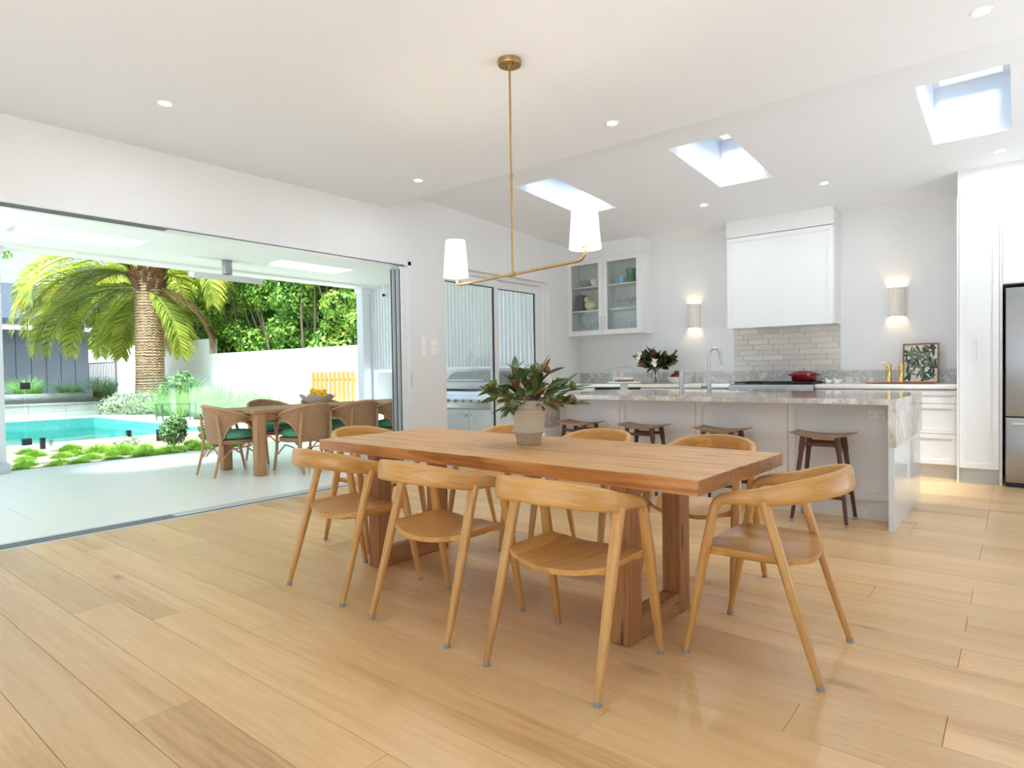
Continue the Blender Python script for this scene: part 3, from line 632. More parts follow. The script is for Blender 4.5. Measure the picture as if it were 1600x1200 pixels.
# upper cabinet with glass doors
uc = thing('glazed_cabinet', 'white wall cabinet with two glass doors in the kitchen corner', 'cabinet')
UX0, UX1, UZ0, UZ1 = XL + .002, -4.062, 1.645, 2.753
b_ = MB(); b_.box(UX0, UX0 + .018, 7.92, YB, UZ0, UZ1); b_.box(UX1 - .018, UX1, 7.92, YB, UZ0, UZ1); b_.box(UX0 + .018, UX1 - .018, 7.92, YB, UZ0, UZ0 + .018); b_.box(UX0 + .018, UX1 - .018, 7.92, YB, UZ1 - .018, UZ1); b_.box(UX0 + .018, UX1 - .018, YB - .012, YB, UZ0 + .018, UZ1 - .018)
b_.box((UX0 + UX1) / 2 - .009, (UX0 + UX1) / 2 + .009, 7.93, YB - .012, UZ0 + .018, UZ1 - .018)
b_.build('carcass', 'joinery', uc, smooth=0)
SHZ = [UZ0 + .018, UZ0 + .37, UZ0 + .72]
for z in SHZ[1:]:
    for a, c in ((UX0 + .018, (UX0 + UX1) / 2 - .009), ((UX0 + UX1) / 2 + .009, UX1 - .018)): BX(a, c, 7.95, YB - .012, z - .018, z).build('shelf', 'joinery', uc, smooth=0)
mid = (UX0 + UX1) / 2
for (a, c, hx) in ((UX0 + .004, mid - .0015, mid - .035), (mid + .0015, UX1 - .003, mid + .035)):
    w = .07; f = MB(); f.box(a, a + w, 7.898, 7.92, UZ0, UZ1); f.box(c - w, c, 7.898, 7.92, UZ0, UZ1); f.box(a + w, c - w, 7.898, 7.92, UZ1 - w, UZ1); f.box(a + w, c - w, 7.898, 7.92, UZ0, UZ0 + w)
    dr = f.build('door', 'joinery', uc, smooth=0)
    BX(a + w, c - w, 7.908, 7.912, UZ0 + w, UZ1 - w).build('pane', 'glass_cab', dr)
    bar_handle(hx, 7.898, UZ0 + .09, UZ0 + .25, dr)
    if hx < mid:
        for z in (UZ0 + .12, UZ0 + .55, UZ0 + .98): BX(a + w + .004, a + w + .016, 7.914, 7.922, z, z + .022).build('hinge', 'steel', dr)
# things in the cabinet
def lathe_thing(name, prof, m, label, cat, loc, group=None, n=24, fn=None):
    return tag(MB().lathe(prof, n, fn=fn, cap=False).build(name, m, None, loc, smooth=55), label, cat, group)
z3 = SHZ[2]; z2 = SHZ[1]; z1 = SHZ[0]
lathe_thing('cut_glass_bowl', [(.04, 0), (.085, .03), (.105, .10), (.108, .11), (.10, .10), (.08, .035), (.001, .012)], 'glass_ware', 'cut glass bowl on the top cabinet shelf', 'bowl', (-5.05, 8.08, z3), fn=lambda t, z: 1 + .02 * math.cos(24 * t))
lathe_thing('white_bowl', [(.03, 0), (.06, .02), (.085, .095), (.08, .095), (.055, .025), (.001, .01)], 'ceramic', 'white bowl on the top cabinet shelf', 'bowl', (-4.86, 8.02, z3))
def jug(name, prof, m, label, loc, hx, hz0, hz1, r):
    t = thing(name, label, 'jug', loc)
    MB().lathe(prof, 24, cap=False, fn=lambda a, z: 1 + (.22 * max(0, math.cos(a - PI)) ** 12 if z > hz1 * .9 else 0)).build('body', m, t, smooth=55)
    MB().tube([(hx, 0, hz1), (hx + r, 0, hz1 - .005), (hx + r * 1.2, 0, (hz0 + hz1) / 2), (hx + r * .8, 0, hz0 + .005), (hx - .01, 0, hz0)], .007, 8).build('handle', m, t)
jug('blue_jug', [(.001, 0), (.04, 0), (.058, .04), (.055, .075), (.045, .10), (.05, .115), (.046, .115), (.05, .07), (.04, .01)], 'ceramic_blue', 'small pale blue jug on the top cabinet shelf', (-4.44, 8.03, z3), .05, .03, .09, .025)
jug('green_jug', [(.001, 0), (.062, 0), (.066, .02), (.062, .10), (.066, .19), (.07, .20), (.064, .198), (.058, .10), (.05, .01)], 'ceramic_green', 'green ceramic pitcher beside the blue jug', (-4.29, 8.05, z3), .062, .04, .165, .035)
hen = thing('hen_ornament', 'speckled cream hen ornament on the middle cabinet shelf', 'ornament', (-4.98, 8.04, z2))
MB().ball((.02, 0, .085), .085, 16, 10, (1.15, .75, .95)).build('body', 'ceramic_hen', hen); MB().ball((-.045, 0, .17), .048, 14, 8, (1, .8, 1.05)).build('head', 'ceramic_hen', hen); MB().ball((.11, 0, .125), .04, 12, 8, (.8, .5, 1.1)).build('tail', 'ceramic_hen', hen)
MB().tube([(-.085, 0, .17), (-.105, 0, .162)], [.01, .002], 8).build('beak', 'brass_bright', hen)
for k, (x, hgt) in enumerate(((-5.16, .23), (-5.125, .25), (-5.09, .24))):
    bk = thing('cookbook', ['dark grey upright book at the left end of the middle shelf', 'tall grey upright book between two others on the middle shelf', 'grey upright book right behind the hen ornament'][k], 'book', (x, 8.09, z2), 0, 'upright books on the middle shelf')
    BX(-.014, .014, -.09, .09, 0, hgt).build('cover', 'book_grey', bk, bev=.002); BX(-.011, .011, -.085, .0905, .004, hgt + .001).build('pages', 'ceramic_cream', bk)
gob = [(.03, 0), (.03, .003), (.004, .008), (.004, .07), (.02, .085), (.038, .11), (.04, .15), (.038, .15), (.034, .11), (.002, .085)]
def ware(name, prof, pos, labels, cat, group):
    me = MB().lathe(prof, 18, cap=False).mesh(name, 55); me.materials.append(MAT('glass_ware'))
    for (p, lb) in zip(pos, labels):
        o = bpy.data.objects.new(name, me); COL.objects.link(o); o.location = p; tag(o, lb, cat, group)
ware('goblet', gob, [(-4.5, 8.08, z2), (-4.41, 8.03, z2), (-4.32, 8.08, z2), (-4.23, 8.03, z2), (-4.16, 8.1, z2)], ['clear stemmed glass in the row on the right middle cabinet shelf'] * 5, 'glass', 'stemmed glasses on the right middle shelf')
ware('wine_glass', [(a, z * 1.25) for a, z in gob], [(-5.1, 8.06, z1), (-4.92, 8.02, z1), (-4.84, 8.1, z1), (-4.77, 8.04, z1)], ['clear wine glass on the bottom left cabinet shelf'] * 4, 'glass', 'wine glasses on the bottom left shelf')
ware('highball_glass', [(.028, 0), (.032, .15), (.029, .15), (.026, .006), (.001, .006)], [(-4.34, 8.05, z1), (-4.26, 8.1, z1), (-4.19, 8.05, z1), (-4.12, 8.1, z1)], ['clear straight tall glass on the bottom right cabinet shelf'] * 4, 'glass', 'tall glasses on the bottom right shelf')
dec = thing('decanter', 'cut glass decanter with stopper on the bottom cabinet shelf', 'decanter', (-5.01, 8.05, z1))
MB().lathe([(.045, 0), (.055, .03), (.05, .11), (.018, .16), (.016, .22), (.024, .23)], 16, cap=False).build('body', 'glass_ware', dec); MB().ball((0, 0, .26), .024, 12, 8).build('stopper', 'glass_ware', dec)
lathe_thing('glass_dish', [(.025, 0), (.05, .03), (.055, .05), (.05, .05), (.02, .008), (.001, .008)], 'glass_ware', 'small pale glass dish right of the hen ornament', 'dish', (-4.79, 8.06, z2))
# range hood
hd = thing('range_hood', 'large white boxed range hood cover above the tiled splashback', 'range hood')
b_ = MB(); b_.box(-2.875, -2.86, 7.92, YB, 1.638, 2.76); b_.box(-1.66, -1.645, 7.92, YB, 1.638, 2.76); b_.box(-2.86, -1.66, 7.94, YB, 2.74, 2.76); b_.box(-2.86, -1.66, 7.94, YB, 1.662, 1.70)
b_.build('casing', 'joinery', hd, smooth=0)
shaker('front_panel', -2.866, -1.655, 1.63, 2.752, 7.91, hd, w=.05, frame_t=.014)
BX(-2.55, -2.0, 7.96, 8.2, 1.650, 1.664).build('filter', 'steel', hd, bev=.002)
# stone upstand and bench
tag(BX(XL + .001, -.469, YB - .02, YB - .001, .94, 1.088).build('stone_upstand', 'bench_stone', bev=.001, seg=1), 'grey veined stone upstand along the back bench', 'splashback')
tag(BX(XL + .001, -2.712, 7.53, YB - .02, .90, .94).build('benchtop', 'pale_stone', bev=.002), 'pale stone benchtop left of the cooktop on the back wall', 'benchtop', 'back benchtops')
tag(BX(-1.768, -.469, 7.53, YB - .02, .90, .94).build('benchtop', 'pale_stone', bev=.002), 'pale stone benchtop between the cooktop and the pantry', 'benchtop', 'back benchtops')
def drawer_unit(x0, x1, label, fronts, dark=False):
    t = thing('base_cabinet', label, 'cabinet', (x0, 7.56, 0), 0, 'base cabinets on the back wall'); w = x1 - x0
    BX(0, w, .022, .66, .14, .889).build('body', 'joinery', t, smooth=0)
    BX(0, w, .05, .06, 0, .14).build('kickboard', 'kick_grey', t, smooth=0)
    BX(0, w, .012, .021, .885, .899).build('shadow_gap', 'kick_grey', t, smooth=0)
    for z0, z1 in fronts: shaker('drawer' if len(fronts) > 1 else 'door', .002, w - .002, z0, z1, 0, t, w=.045)
    if dark: BX(.02, w - .02, -.012, .015, .862, .893).build('vent_gap', 'black', t, smooth=0)
DR = [(.145, .448), (.452, .749), (.753, .882)]
drawer_unit(XL + .002, -4.62, 'white base cabinet in the left corner of the back bench', [(.145, .882)])
drawer_unit(-4.62, -3.9, 'white base cabinet with a black slot under the benchtop', [(.145, .85)], True)
drawer_unit(-3.9, -3.3, 'white drawer unit below the vase on the back bench', DR); drawer_unit(-3.3, -2.714, 'white drawer unit just left of the cooktop', DR)
drawer_unit(-1.766, -1.13, 'white drawer unit just right of the cooktop', DR); drawer_unit(-1.13, -.469, 'white drawer unit beside the tall pantry', DR)
# cooker
ck = thing('range_cooker', 'stainless range cooker with black hob under the hood', 'cooker', (-2.24, 7.5, 0))
BX(-.468, .468, .02, .70, .1, .915).build('body', 'steel', ck, bev=.003); BX(-.47, .47, -.01, .03, .80, .938).build('control_panel', 'steel', ck, bev=.004)
BX(-.43, .43, .012, .03, .2, .76).build('oven_door', 'black_gloss', ck, bev=.003); MB().tube([(-.38, -.035, .77), (.38, -.035, .77)], .011, 12).build('door_handle', 'steel_bright', ck)
for k in range(6): MB().tube([(-.36 + k * .144, -.01, .862), (-.36 + k * .144, -.04, .862)], .02, 14).build('knob', 'steel_bright', ck)
BX(-.46, .46, .03, .70, .925, .945).build('hob', 'black_gloss', ck, bev=.002); BX(-.40, .46, .60, .70, .945, .975).build('back_guard', 'steel', ck, bev=.002)
for gx in (-.3, 0, .3):
    g = MB()
    for k in range(4): g.box(gx - .13, gx + .13, .09 + k * .15, .10 + k * .15, .955, .968)
    for k in range(3): g.box(gx - .13 + k * .125, gx - .12 + k * .125, .08, .57, .950, .962)
    g.build('trivet', 'black', ck, smooth=0)
for gx in (-.3, .3):
    for gy in (.2, .45): MB().lathe([(.001, .945), (.045, .945), (.045, .953), (.03, .957), (.001, .957)], 20, (gx, gy, 0)).build('burner', 'black', ck)
rpot = thing('casserole_pot', 'dark red enamel casserole pot with lid on the hob', 'pot', (-1.975, 7.92, .968))
MB().lathe([(.001, 0), (.115, 0), (.132, .015), (.137, .085), (.137, .09), (.13, .09), (.125, .02), (.001, .01)], 32, cap=False).build('body', 'enamel_red', rpot, smooth=50)
ldv = MB().lathe([(.14, .09), (.14, .097), (.11, .115), (.05, .127), (.001, .13)], 32, cap=False).build('lid', 'enamel_red', rpot, smooth=50)
MB().lathe([(.007, .128), (.008, .142), (.024, .146), (.024, .153), (.001, .156)], 16, cap=False).build('knob', 'steel', ldv)
for s in (-1, 1): MB().tube([(s * .13, -.035, .075), (s * .165, -.02, .078), (s * .172, 0, .078), (s * .165, .02, .078), (s * .13, .035, .075)], .008, 8).build('handle', 'enamel_red', rpot)
bird = MB().ball((0, 0, .025), .028, 12, 8, (1.2, .8, .9)).ball((-.024, 0, .052), .014, 10, 6).tube([(.03, 0, .03), (.05, 0, .045)], [.012, .003], 8).mesh('bird'); bird.materials.append(MAT('ceramic'))
for k, x in enumerate((-1.705, -1.615)): tag(obj('bird_shaker', bird, None, None, (x, 7.9, .94), .3), ['small white bird shaker nearest the hob', 'small white bird shaker further from the hob'][k], 'shaker', 'bird shakers on the bench')
# board, grinders, picture
bd = thing('serving_board', 'flat timber serving board on the bench under the brass grinders', 'board', (-.98, 7.9, .94)); BX(-.28, .30, -.085, .085, 0, .016).build('board', 'board_wood', bd, bev=.006); MB().tube([(-.27, 0, .008), (-.34, 0, .008)], [(.03, .008), (.02, .007)], 10, ref=(0, 0, 1), p=3).build('grip', 'board_wood', bd)
for k, x in enumerate((-1.105, -.99)):
    g = thing('pepper_grinder', ['brass grinder with a crank arm on the serving board', 'brass grinder between the crank grinder and the leaf picture'][k], 'grinder', (x, 7.9, .956), 0, 'brass grinders on the board')
    MB().lathe([(.001, 0), (.026, 0), (.027, .01), (.024, .02), (.024, .165), (.027, .17), (.026, .185), (.016, .2), (.008, .205), (.008, .215), (.001, .216)], 20, cap=False).build('body', 'brass_bright', g, smooth=50)
    if k == 0: MB().tube([(0, 0, .21), (-.075, 0, .213)], .003, 6).tube([(-.075, 0, .208), (-.075, 0, .222)], .003, 8).build('crank', 'brass_bright', g)
pc = thing('leaf_picture', 'square framed painting of green gum leaves leaning on the back wall', 'picture', (-.842, 8.155, .942)); pc.rotation_euler = (-.10, 0, 0)
PW, PH = .335, .435
f = MB(); fw = .014
f.box(-PW / 2, -PW / 2 + fw, -.012, .012, 0, PH); f.box(PW / 2 - fw, PW / 2, -.012, .012, 0, PH); f.box(-PW / 2 + fw, PW / 2 - fw, -.012, .012, 0, fw); f.box(-PW / 2 + fw, PW / 2 - fw, -.012, .012, PH - fw, PH)
f.build('frame', 'frame_wood', pc, smooth=0); cv = BX(-PW / 2 + fw, PW / 2 - fw, -.002, .006, fw, PH - fw).build('canvas', 'linen_paint', pc)
rq = random.Random(3)
for mname, cnt, yy in (('leaf_paint', 66, -.0026), ('leaf_paint_pale', 30, -.0030), ('bark_paint', 7, -.0023)):
    a = MB()
    for k in range(cnt):
        px_, pz_ = rq.uniform(-PW / 2 + .03, PW / 2 - .03), rq.uniform(.035, PH - .035)
        an = rq.gauss(-PI / 2 if k % 3 else -.4, .75); l, w = (rq.uniform(.06, .10), rq.uniform(.018, .030)) if mname != 'bark_paint' else (rq.uniform(.12, .2), .004)
        dx, dz = math.cos(an), math.sin(an); pts = []
        for q in range(10):
            u = q / 9 if q < 5 else (9 - q) / 9 + 0; 
        for q in range(12):
            th = 2 * PI * q / 12; lx = math.cos(th) * l / 2; lw = math.sin(th) * w / 2 * (1 - .35 * math.cos(th)) * (abs(math.sin(th)) ** .3)
            X = px_ + dx * lx - dz * lw; Z = pz_ + dz * lx + dx * lw
            pts.append((min(PW / 2 - fw, max(-PW / 2 + fw, X)), yy - k * 1e-6, min(PH - fw, max(fw, Z))))
        a.add(pts, [tuple(range(12))])
    a.build('painted_leaves' if 'leaf' in mname else 'painted_twigs', mname, cv, smooth=0)
# vase of magnolia, fruit bowl
vz = thing('magnolia_vase', 'glass vase of dark magnolia leaves and white blooms on the back bench', 'vase', (-3.83, 7.84, .94))
MB().lathe([(.045, 0), (.05, .01), (.048, .12), (.055, .19), (.052, .19), (.045, .12), (.046, .014), (.001, .01)], 24, cap=False).build('vase', 'glass_ware', vz, smooth=55)
st = MB(); rg = random.Random(9)
lmg = leaf_mesh('leaf', .135, .056, 'leaf_magnolia', curl=.1); lmr = leaf_mesh('leaf', .125, .05, 'leaf_rust', curl=.1)
for k in range(16):
    a = k * 2.399; d = Vector((math.cos(a) * .95, math.sin(a) * .5, rg.uniform(.35, 1.1))).normalized()
    b0 = Vector((-math.cos(a) * .03, -math.sin(a) * .03, .02)); b1 = Vector((math.cos(a) * .03, math.sin(a) * .03, .19)); b2 = b1 + d * rg.uniform(.15, .27)
    st.tube([b0, b1, b2], [.004, .004, .003], 6)
    for q in range(13):
        p = b1.lerp(b2, rg.uniform(.25, 1.05)); ld = (d * .8 + Vector((rg.uniform(-1, 1), rg.uniform(-1, 1), rg.uniform(-.6, .8)))).normalized()
        inst('leaf', lmr if (p.x < -.07 and rg.random() < .75) or rg.random() < .1 else lmg, vz, orient(p, ld, rg.uniform(-1, 1), rg.uniform(.9, 1.3)))
st.build('stems', 'twig', vz)
pet = leaf_mesh('petal', .08, .06, 'petal', curl=-.25, fold=.4)
for (c, dd) in (((-.10, -.27, .37), (-.3, -1, .1)), ((.12, -.28, .28), (.2, -1, .1))):
    fl = MB().ball((0, 0, 0), .016, 10, 6).build('bloom', 'petal', vz, c)
    for q in range(7):
        a = q * .9; v = Vector(dd).normalized(); ex = v.cross(Vector((0, 0, 1))).normalized(); ey = ex.cross(v)
        inst('petal', pet, fl, orient((0, 0, 0), ex * math.cos(a) + ey * math.sin(a) + v * (.35 if q % 2 else .8), 0, .95 if q % 2 else .75))
lathe_thing('fruit_bowl', [(.04, 0), (.07, .012), (.125, .085), (.121, .087), (.066, .022), (.001, .014)], 'ceramic_cream', 'shallow cream bowl of red fruit on the back bench', 'bowl', (-3.55, 7.88, .94))
fm = MB().ball((0, 0, 0), .037, 14, 10, (1, 1, .9)).tube([(0, 0, .028), (.004, 0, .045)], [.003, .002], 6).mesh('fruit'); fm.materials.append(MAT('fruit_red'))
for (x, y, z, lb) in [(-.05, .01, .093, 'dark red plum at the left side of the fruit bowl'), (.02, -.03, .091, 'dark red plum at the front of the fruit bowl'), (.045, .03, .095, 'dark red plum at the right side of the fruit bowl'), (0, .035, .097, 'dark red plum at the back of the fruit bowl'), (.004, .0, .14, 'dark red plum on top of the fruit pile')]:
    tag(obj('plum', fm, None, None, (-3.55 + x, 7.88 + y, .94 + z)), lb, 'fruit', 'red fruit in the bowl')
# sconces
def sconce(x, label):
    t = thing('wall_sconce', label, 'wall light', (x, YB, 1.685), 0, 'fluted wall sconces'); h_ = .325; w = .083; n = 44; V = []; out = []; inn = []
    for z in (0, h_):
        o_ = []; i_ = []
        for k in range(n + 1):
            a = PI * k / n; r = 1 + (.035 if k % 4 < 2 else -.01)
            o_.append((math.cos(a) * w * r, -math.sin(a) * .095 * r - .001, z)); i_.append((math.cos(a) * w * .93, -math.sin(a) * .086 - .001, z))
        out.append(o_); inn.append(i_)
    MB().slab(out, inn).build('shade', 'sconce', t, smooth=30)
    MB().box(-.06, .06, -.012, -.001, .1, .225).build('backplate', 'sconce', t)
    MB().ball((0, -.045, .163), .018, 10, 8).build('bulb', 'bulb', t)
    for s, zl in ((1, .20), (-1, .125)):
        ld = bpy.data.lights.new('sconce_lamp', 'SPOT'); ld.energy = SCONCE_W; ld.color = (1, .74, .44); ld.shadow_soft_size = .02; ld.spot_size = math.radians(150); ld.spot_blend = .6
        lo = bpy.data.objects.new('sconce_lamp', ld); COL.objects.link(lo); lo.parent = t; lo.location = (0, -.045, zl); lo.rotation_euler = (PI if s > 0 else 0, 0, 0)
sconce(-3.445, 'lit fluted half round sconce between the glass cabinet and the hood'); sconce(-1.073, 'lit fluted half round sconce right of the range hood')
# pantry, fridge
pt = thing('pantry_cabinet', 'tall white pantry cupboard with one framed door and long handle', 'cabinet')
BX(-.468, -.452, 7.40, YB, 0, 2.735).build('side_panel', 'joinery', pt, smooth=0); BX(-.143, -.122, 7.40, YB, 0, 2.735).build('side_panel', 'joinery', pt, smooth=0)
BX(-.452, -.143, 7.43, YB, .146, 2.735).build('body', 'joinery', pt, smooth=0); BX(-.452, -.143, 7.45, 7.46, 0, .146).build('kickboard', 'kick_grey', pt, smooth=0)
dr = shaker('door', -.450, -.146, .148, 2.722, 7.408, pt, w=.045); bar_handle(-.30, 7.402, 1.165, 1.365, dr)
oc = thing('overhead_cabinet', 'white cupboard above the steel fridge', 'cabinet')
BX(-.122, .72, 7.43, YB, 1.875, 2.735).build('body', 'joinery', oc, smooth=0); shaker('door', -.120, .29, 1.88, 2.722, 7.408, oc, w=.05); shaker('door', .294, .70, 1.88, 2.722, 7.408, oc, w=.05)
BX(.70, .72, 7.40, YB, 0, 1.875).build('side_panel', 'joinery', oc, smooth=0)
fg = thing('fridge', 'stainless steel fridge freezer at the right edge of the view', 'fridge')
BX(-.10, .66, 7.42, 8.15, .03, 1.84).build('body', 'black', fg, smooth=0)
fd = BX(-.098, .655, 7.36, 7.42, .655, 1.835).build('door', 'steel', fg, bev=.008); BX(.55, .60, 7.34, 7.36, .80, 1.4).build('handle', 'steel_bright', fd, bev=.005)
fz = BX(-.098, .655, 7.36, 7.42, .045, .645).build('freezer_drawer', 'steel', fg, bev=.008); BX(-.05, .60, 7.335, 7.36, .575, .60).build('handle', 'steel_bright', fz, bev=.005)
BX(-.09, .65, 7.40, 7.5, .0, .045).build('plinth', 'black', fg, smooth=0)
# island
il = thing('island_bench', 'long white panelled kitchen island body behind the stools', 'kitchen island')
IX0, IX1 = -3.62, -.702
BX(IX0, IX1, 5.282, 6.38, .148, .868).build('body', 'joinery', il, smooth=0); BX(IX0, IX1, 5.275, 6.32, 0, .145).build('kickboard', 'joinery', il, smooth=0)
for a, c in ((-3.62, -2.937), (-2.933, -2.192), (-2.188, -1.432), (-1.428, -.704)): shaker('panel', a, c, .15, .866, 5.262, il, w=.05, frame_t=.012)
BX(-.7015, -.664, 4.985, 6.42, 0, .578).build('end_panel', 'joinery_gloss', il, bev=.001, seg=1)
BX(-3.657, -3.62, 4.985, 6.42, 0, .578).build('end_panel', 'joinery_gloss', il, bev=.001, seg=1)
it = thing('stone_benchtop', 'thick pale veined stone island top with short drops at both ends', 'benchtop')
a = MB(); a.box(-3.66, -2.75, 4.98, 6.44, .87, .91); a.box(-2.0, -.655, 4.98, 6.44, .87, .91); a.box(-2.75, -2.0, 4.98, 5.92, .87, .91); a.box(-2.75, -2.0, 6.30, 6.44, .87, .91)
a.build('slab', 'island_stone', it, smooth=0)
BX(-.702, -.655, 4.98, 6.44, .58, .87).build('end_drop', 'island_stone', it, smooth=0); BX(-3.66, -3.618, 4.98, 6.44, .58, .87).build('end_drop', 'island_stone', it, smooth=0)
sk = thing('sink', 'undermount steel sink set into the island stone', 'sink', (-2.375, 6.11, .87))
a = MB(); a.box(-.375, .375, -.19, -.18, -.2, 0); a.box(-.375, .375, .18, .19, -.2, 0); a.box(-.375, -.365, -.18, .18, -.2, 0); a.box(.365, .375, -.18, .18, -.2, 0); a.box(-.365, .365, -.18, .18, -.2, -.19); a.build('bowl', 'steel', sk, smooth=0)
MB().lathe([(.001, -.19), (.04, -.188), (.045, -.19)], 16).build('drain', 'steel_bright', sk)
tp = thing('mixer_tap', 'brushed steel gooseneck mixer tap on the island', 'tap', (-2.31, 5.865, .91), .35)
MB().lathe([(.026, 0), (.026, .004), (.020, .006), (.020, .125), (.001, .127)], 20, cap=False).build('base', 'steel', tp)
pth = [(0, 0, .12), (0, 0, .345)] + [(.052 - .052 * math.cos(PI * k / 10), 0, .345 + .075 * math.sin(PI * k / 10)) for k in range(1, 10)] + [(.106, 0, .33), (.118, 0, .262)]
MB().tube(pth, .0125, 14).build('spout', 'steel', tp)
MB().tube([(-.015, 0, .06), (-.075, 0, .06)], .019, 14).build('lever_body', 'steel', tp); MB().tube([(-.06, 0, .07), (-.06, -.005, .14)], .005, 8).build('lever', 'steel', tp)
t2 = thing('soap_dispenser', 'short upright brushed steel cylinder dispenser left of the mixer tap', 'dispenser', (-2.565, 5.81, .91)); MB().lathe([(.023, 0), (.023, .01), (.0225, .2), (.001, .222)], 20, cap=False).build('body', 'steel', t2); MB().tube([(0, 0, .19), (.045, 0, .195)], .006, 8).build('nozzle', 'steel', t2)
def outlet(name, label, loc, w, hgt, face, n, group):
    t = thing(name, label, 'power point' if 'outlet' in name else 'switch', loc, 0, group)
    if face == 'y':
        BX(-w / 2, w / 2, -.009, 0, -hgt / 2, hgt / 2).build('plate', 'plastic_white', t, bev=.003)
        for s in (-.25, .25):
            BX(s * w - .011, s * w + .011, -.0105, -.009, hgt * .22, hgt * .38).build('rocker', 'plastic_white', t, bev=.001)
            g = MB(); g.box(s * w - .009, s * w - .006, -.0095, -.009, -.012, -.002); g.box(s * w + .006, s * w + .009, -.0095, -.009, -.012, -.002); g.box(s * w - .0015, s * w + .0015, -.0095, -.009, -.026, -.018); g.build('pins', 'dark_slot', t, smooth=0)
    else:
        BX(0, .009, -w / 2, w / 2, -hgt / 2, hgt / 2).build('plate', 'plastic_white', t, bev=.003)
        for k in range(n):
            zz = (k + .5) / n * hgt * .8 - hgt * .4; BX(.009, .0115, -w * .28, w * .28, zz - .008, zz + .008).build('rocker', 'plastic_white', t, bev=.001)
outlet('power_outlet', 'white double power point on the island beside the stone drop', (-.812, 5.257, .787), .112, .072, 'y', 2, 'island power points')
outlet('power_outlet', 'white double power point at the left end of the island front', (-3.50, 5.257, .79), .112, .072, 'y', 2, 'island power points')
outlet('light_switch', 'upper left switch plate beside the sliding door', (XL, 4.955, 1.492), .076, .118, 'x', 3, 'switch plates on the left wall'); outlet('light_switch', 'upper right switch plate beside the sliding door', (XL, 5.115, 1.487), .118, .076, 'x', 2, 'switch plates on the left wall')
outlet('light_switch', 'lower left switch plate beside the sliding door', (XL, 4.955, 1.372), .076, .1, 'x', 3, 'switch plates on the left wall'); outlet('light_switch', 'lower right switch plate beside the sliding door', (XL, 5.115, 1.395), .118, .08, 'x', 2, 'switch plates on the left wall')
# cake stand
cs = thing('cake_stand', 'white cake stand with a ribbed glass dome on the island', 'cake stand', (-3.2, 5.82, .91))
MB().lathe([(.001, 0), (.085, 0), (.08, .012), (.04, .03), (.034, .07), (.06, .088), (.168, .092), (.17, .098), (.17, .106), (.001, .106)], 36, cap=False).build('stand', 'ceramic', cs, smooth=50)
dm = MB().lathe([(.150, .107), (.148, .20), (.140, .228), (.11, .25), (.05, .262), (.001, .264), ], 48, cap=False, fn=lambda t, z: 1 + .008 * math.cos(16 * t)).build('dome', 'glass_ware', cs, smooth=50); MB().ball((0, 0, .283), .016, 12, 8).tube([(0, 0, .262), (0, 0, .275)], .008, 8).build('dome_knob', 'glass_ware', dm)
ckk = thing('cake', 'low iced cake with dark base under the glass dome', 'cake', (-3.2, 5.82, 1.016)); MB().lathe([(.001, 0), (.098, 0), (.1, .02), (.001, .02)], 28, cap=False).build('base', 'cake_dark', ckk); MB().lathe([(.1, .02), (.099, .035), (.08, .044), (.001, .046)], 28, cap=False).build('icing', 'cake', ckk, smooth=50)

# bar stools
def make_stool():
    t = thing('bar_stool', '', 'stool', group='dark timber bar stools'); T_ = []; B_ = []
    for i in range(9):
        rT = []; rB = []
        for j in range(17):
            u = -1 + j / 8; v = -1 + i / 4; x = u * .207; y = v * .135 * (1 - .12 * abs(u) ** 4)
            z = .640 + .022 * abs(u) ** 2.2 - .004 * (1 - v * v); th = .022 - .014 * abs(u) ** 2 - .004 * v * v
            rT.append((x, y, z)); rB.append((x, y, z - th))
        T_.append(rT); B_.append(rB)
    MB().slab(T_, B_).build('seat', 'stool_seat', t, smooth=60)
    for sx_ in (-1, 1):
        for sy_ in (-1, 1):
            top = Vector((sx_ * .115, sy_ * .095, .633)); bot = Vector((sx_ * .182, sy_ * .155, .02))
            lg = MB().tube([bot, top.lerp(bot, .17)], [.0125, .0175], 12).build('leg', 'walnut_z', t)
            MB().tube([top, top.lerp(bot, .165), top.lerp(bot, .185)], [.021, .021, .018], 12).build('collar', 'walnut_z', lg)
            MB().lathe([(.014, 0), (.0145, .004), (.014, .026)], 12, (bot.x, bot.y, 0)).build('glide', 'glide', lg)
    def at(sx_, sy_, z): f = (.633 - z) / .613; return Vector((sx_ * (.115 + .067 * f), sy_ * (.095 + .06 * f), z))
    for sy_ in (-1, 1):
        MB().tube([at(-1, sy_, .575), at(1, sy_, .575)], [(.009, .013)] * 2, 10, ref=(0, 0, 1), p=4).build('stretcher', 'walnut_x', t); MB().tube([at(-1, sy_, .205), at(1, sy_, .205)], [(.009, .013)] * 2, 10, ref=(0, 0, 1), p=4).build('stretcher', 'walnut_x', t)
    for sx_ in (-1, 1):
        MB().tube([at(sx_, -1, .25), at(sx_, 1, .25)], [(.009, .013)] * 2, 10, ref=(0, 0, 1), p=4).build('stretcher', 'walnut_x', t)
    return t
stl = make_stool()
for k, (x, lb) in enumerate([(-1.128, 'dark bar stool nearest the stone end of the island, fully in view'), (-1.89, 'second dark bar stool from the right along the island'), (-2.583, 'second dark bar stool from the left along the island'), (-3.26, 'leftmost dark bar stool, beside the potted branches')]):
    if k == 0: stl.location = (x, 5.052, 0); stl['label'] = lb
    else: dup(stl, lb, (x, 5.055 + .01 * (k % 2), 0), R((-2, 2, -1)[k - 1]))

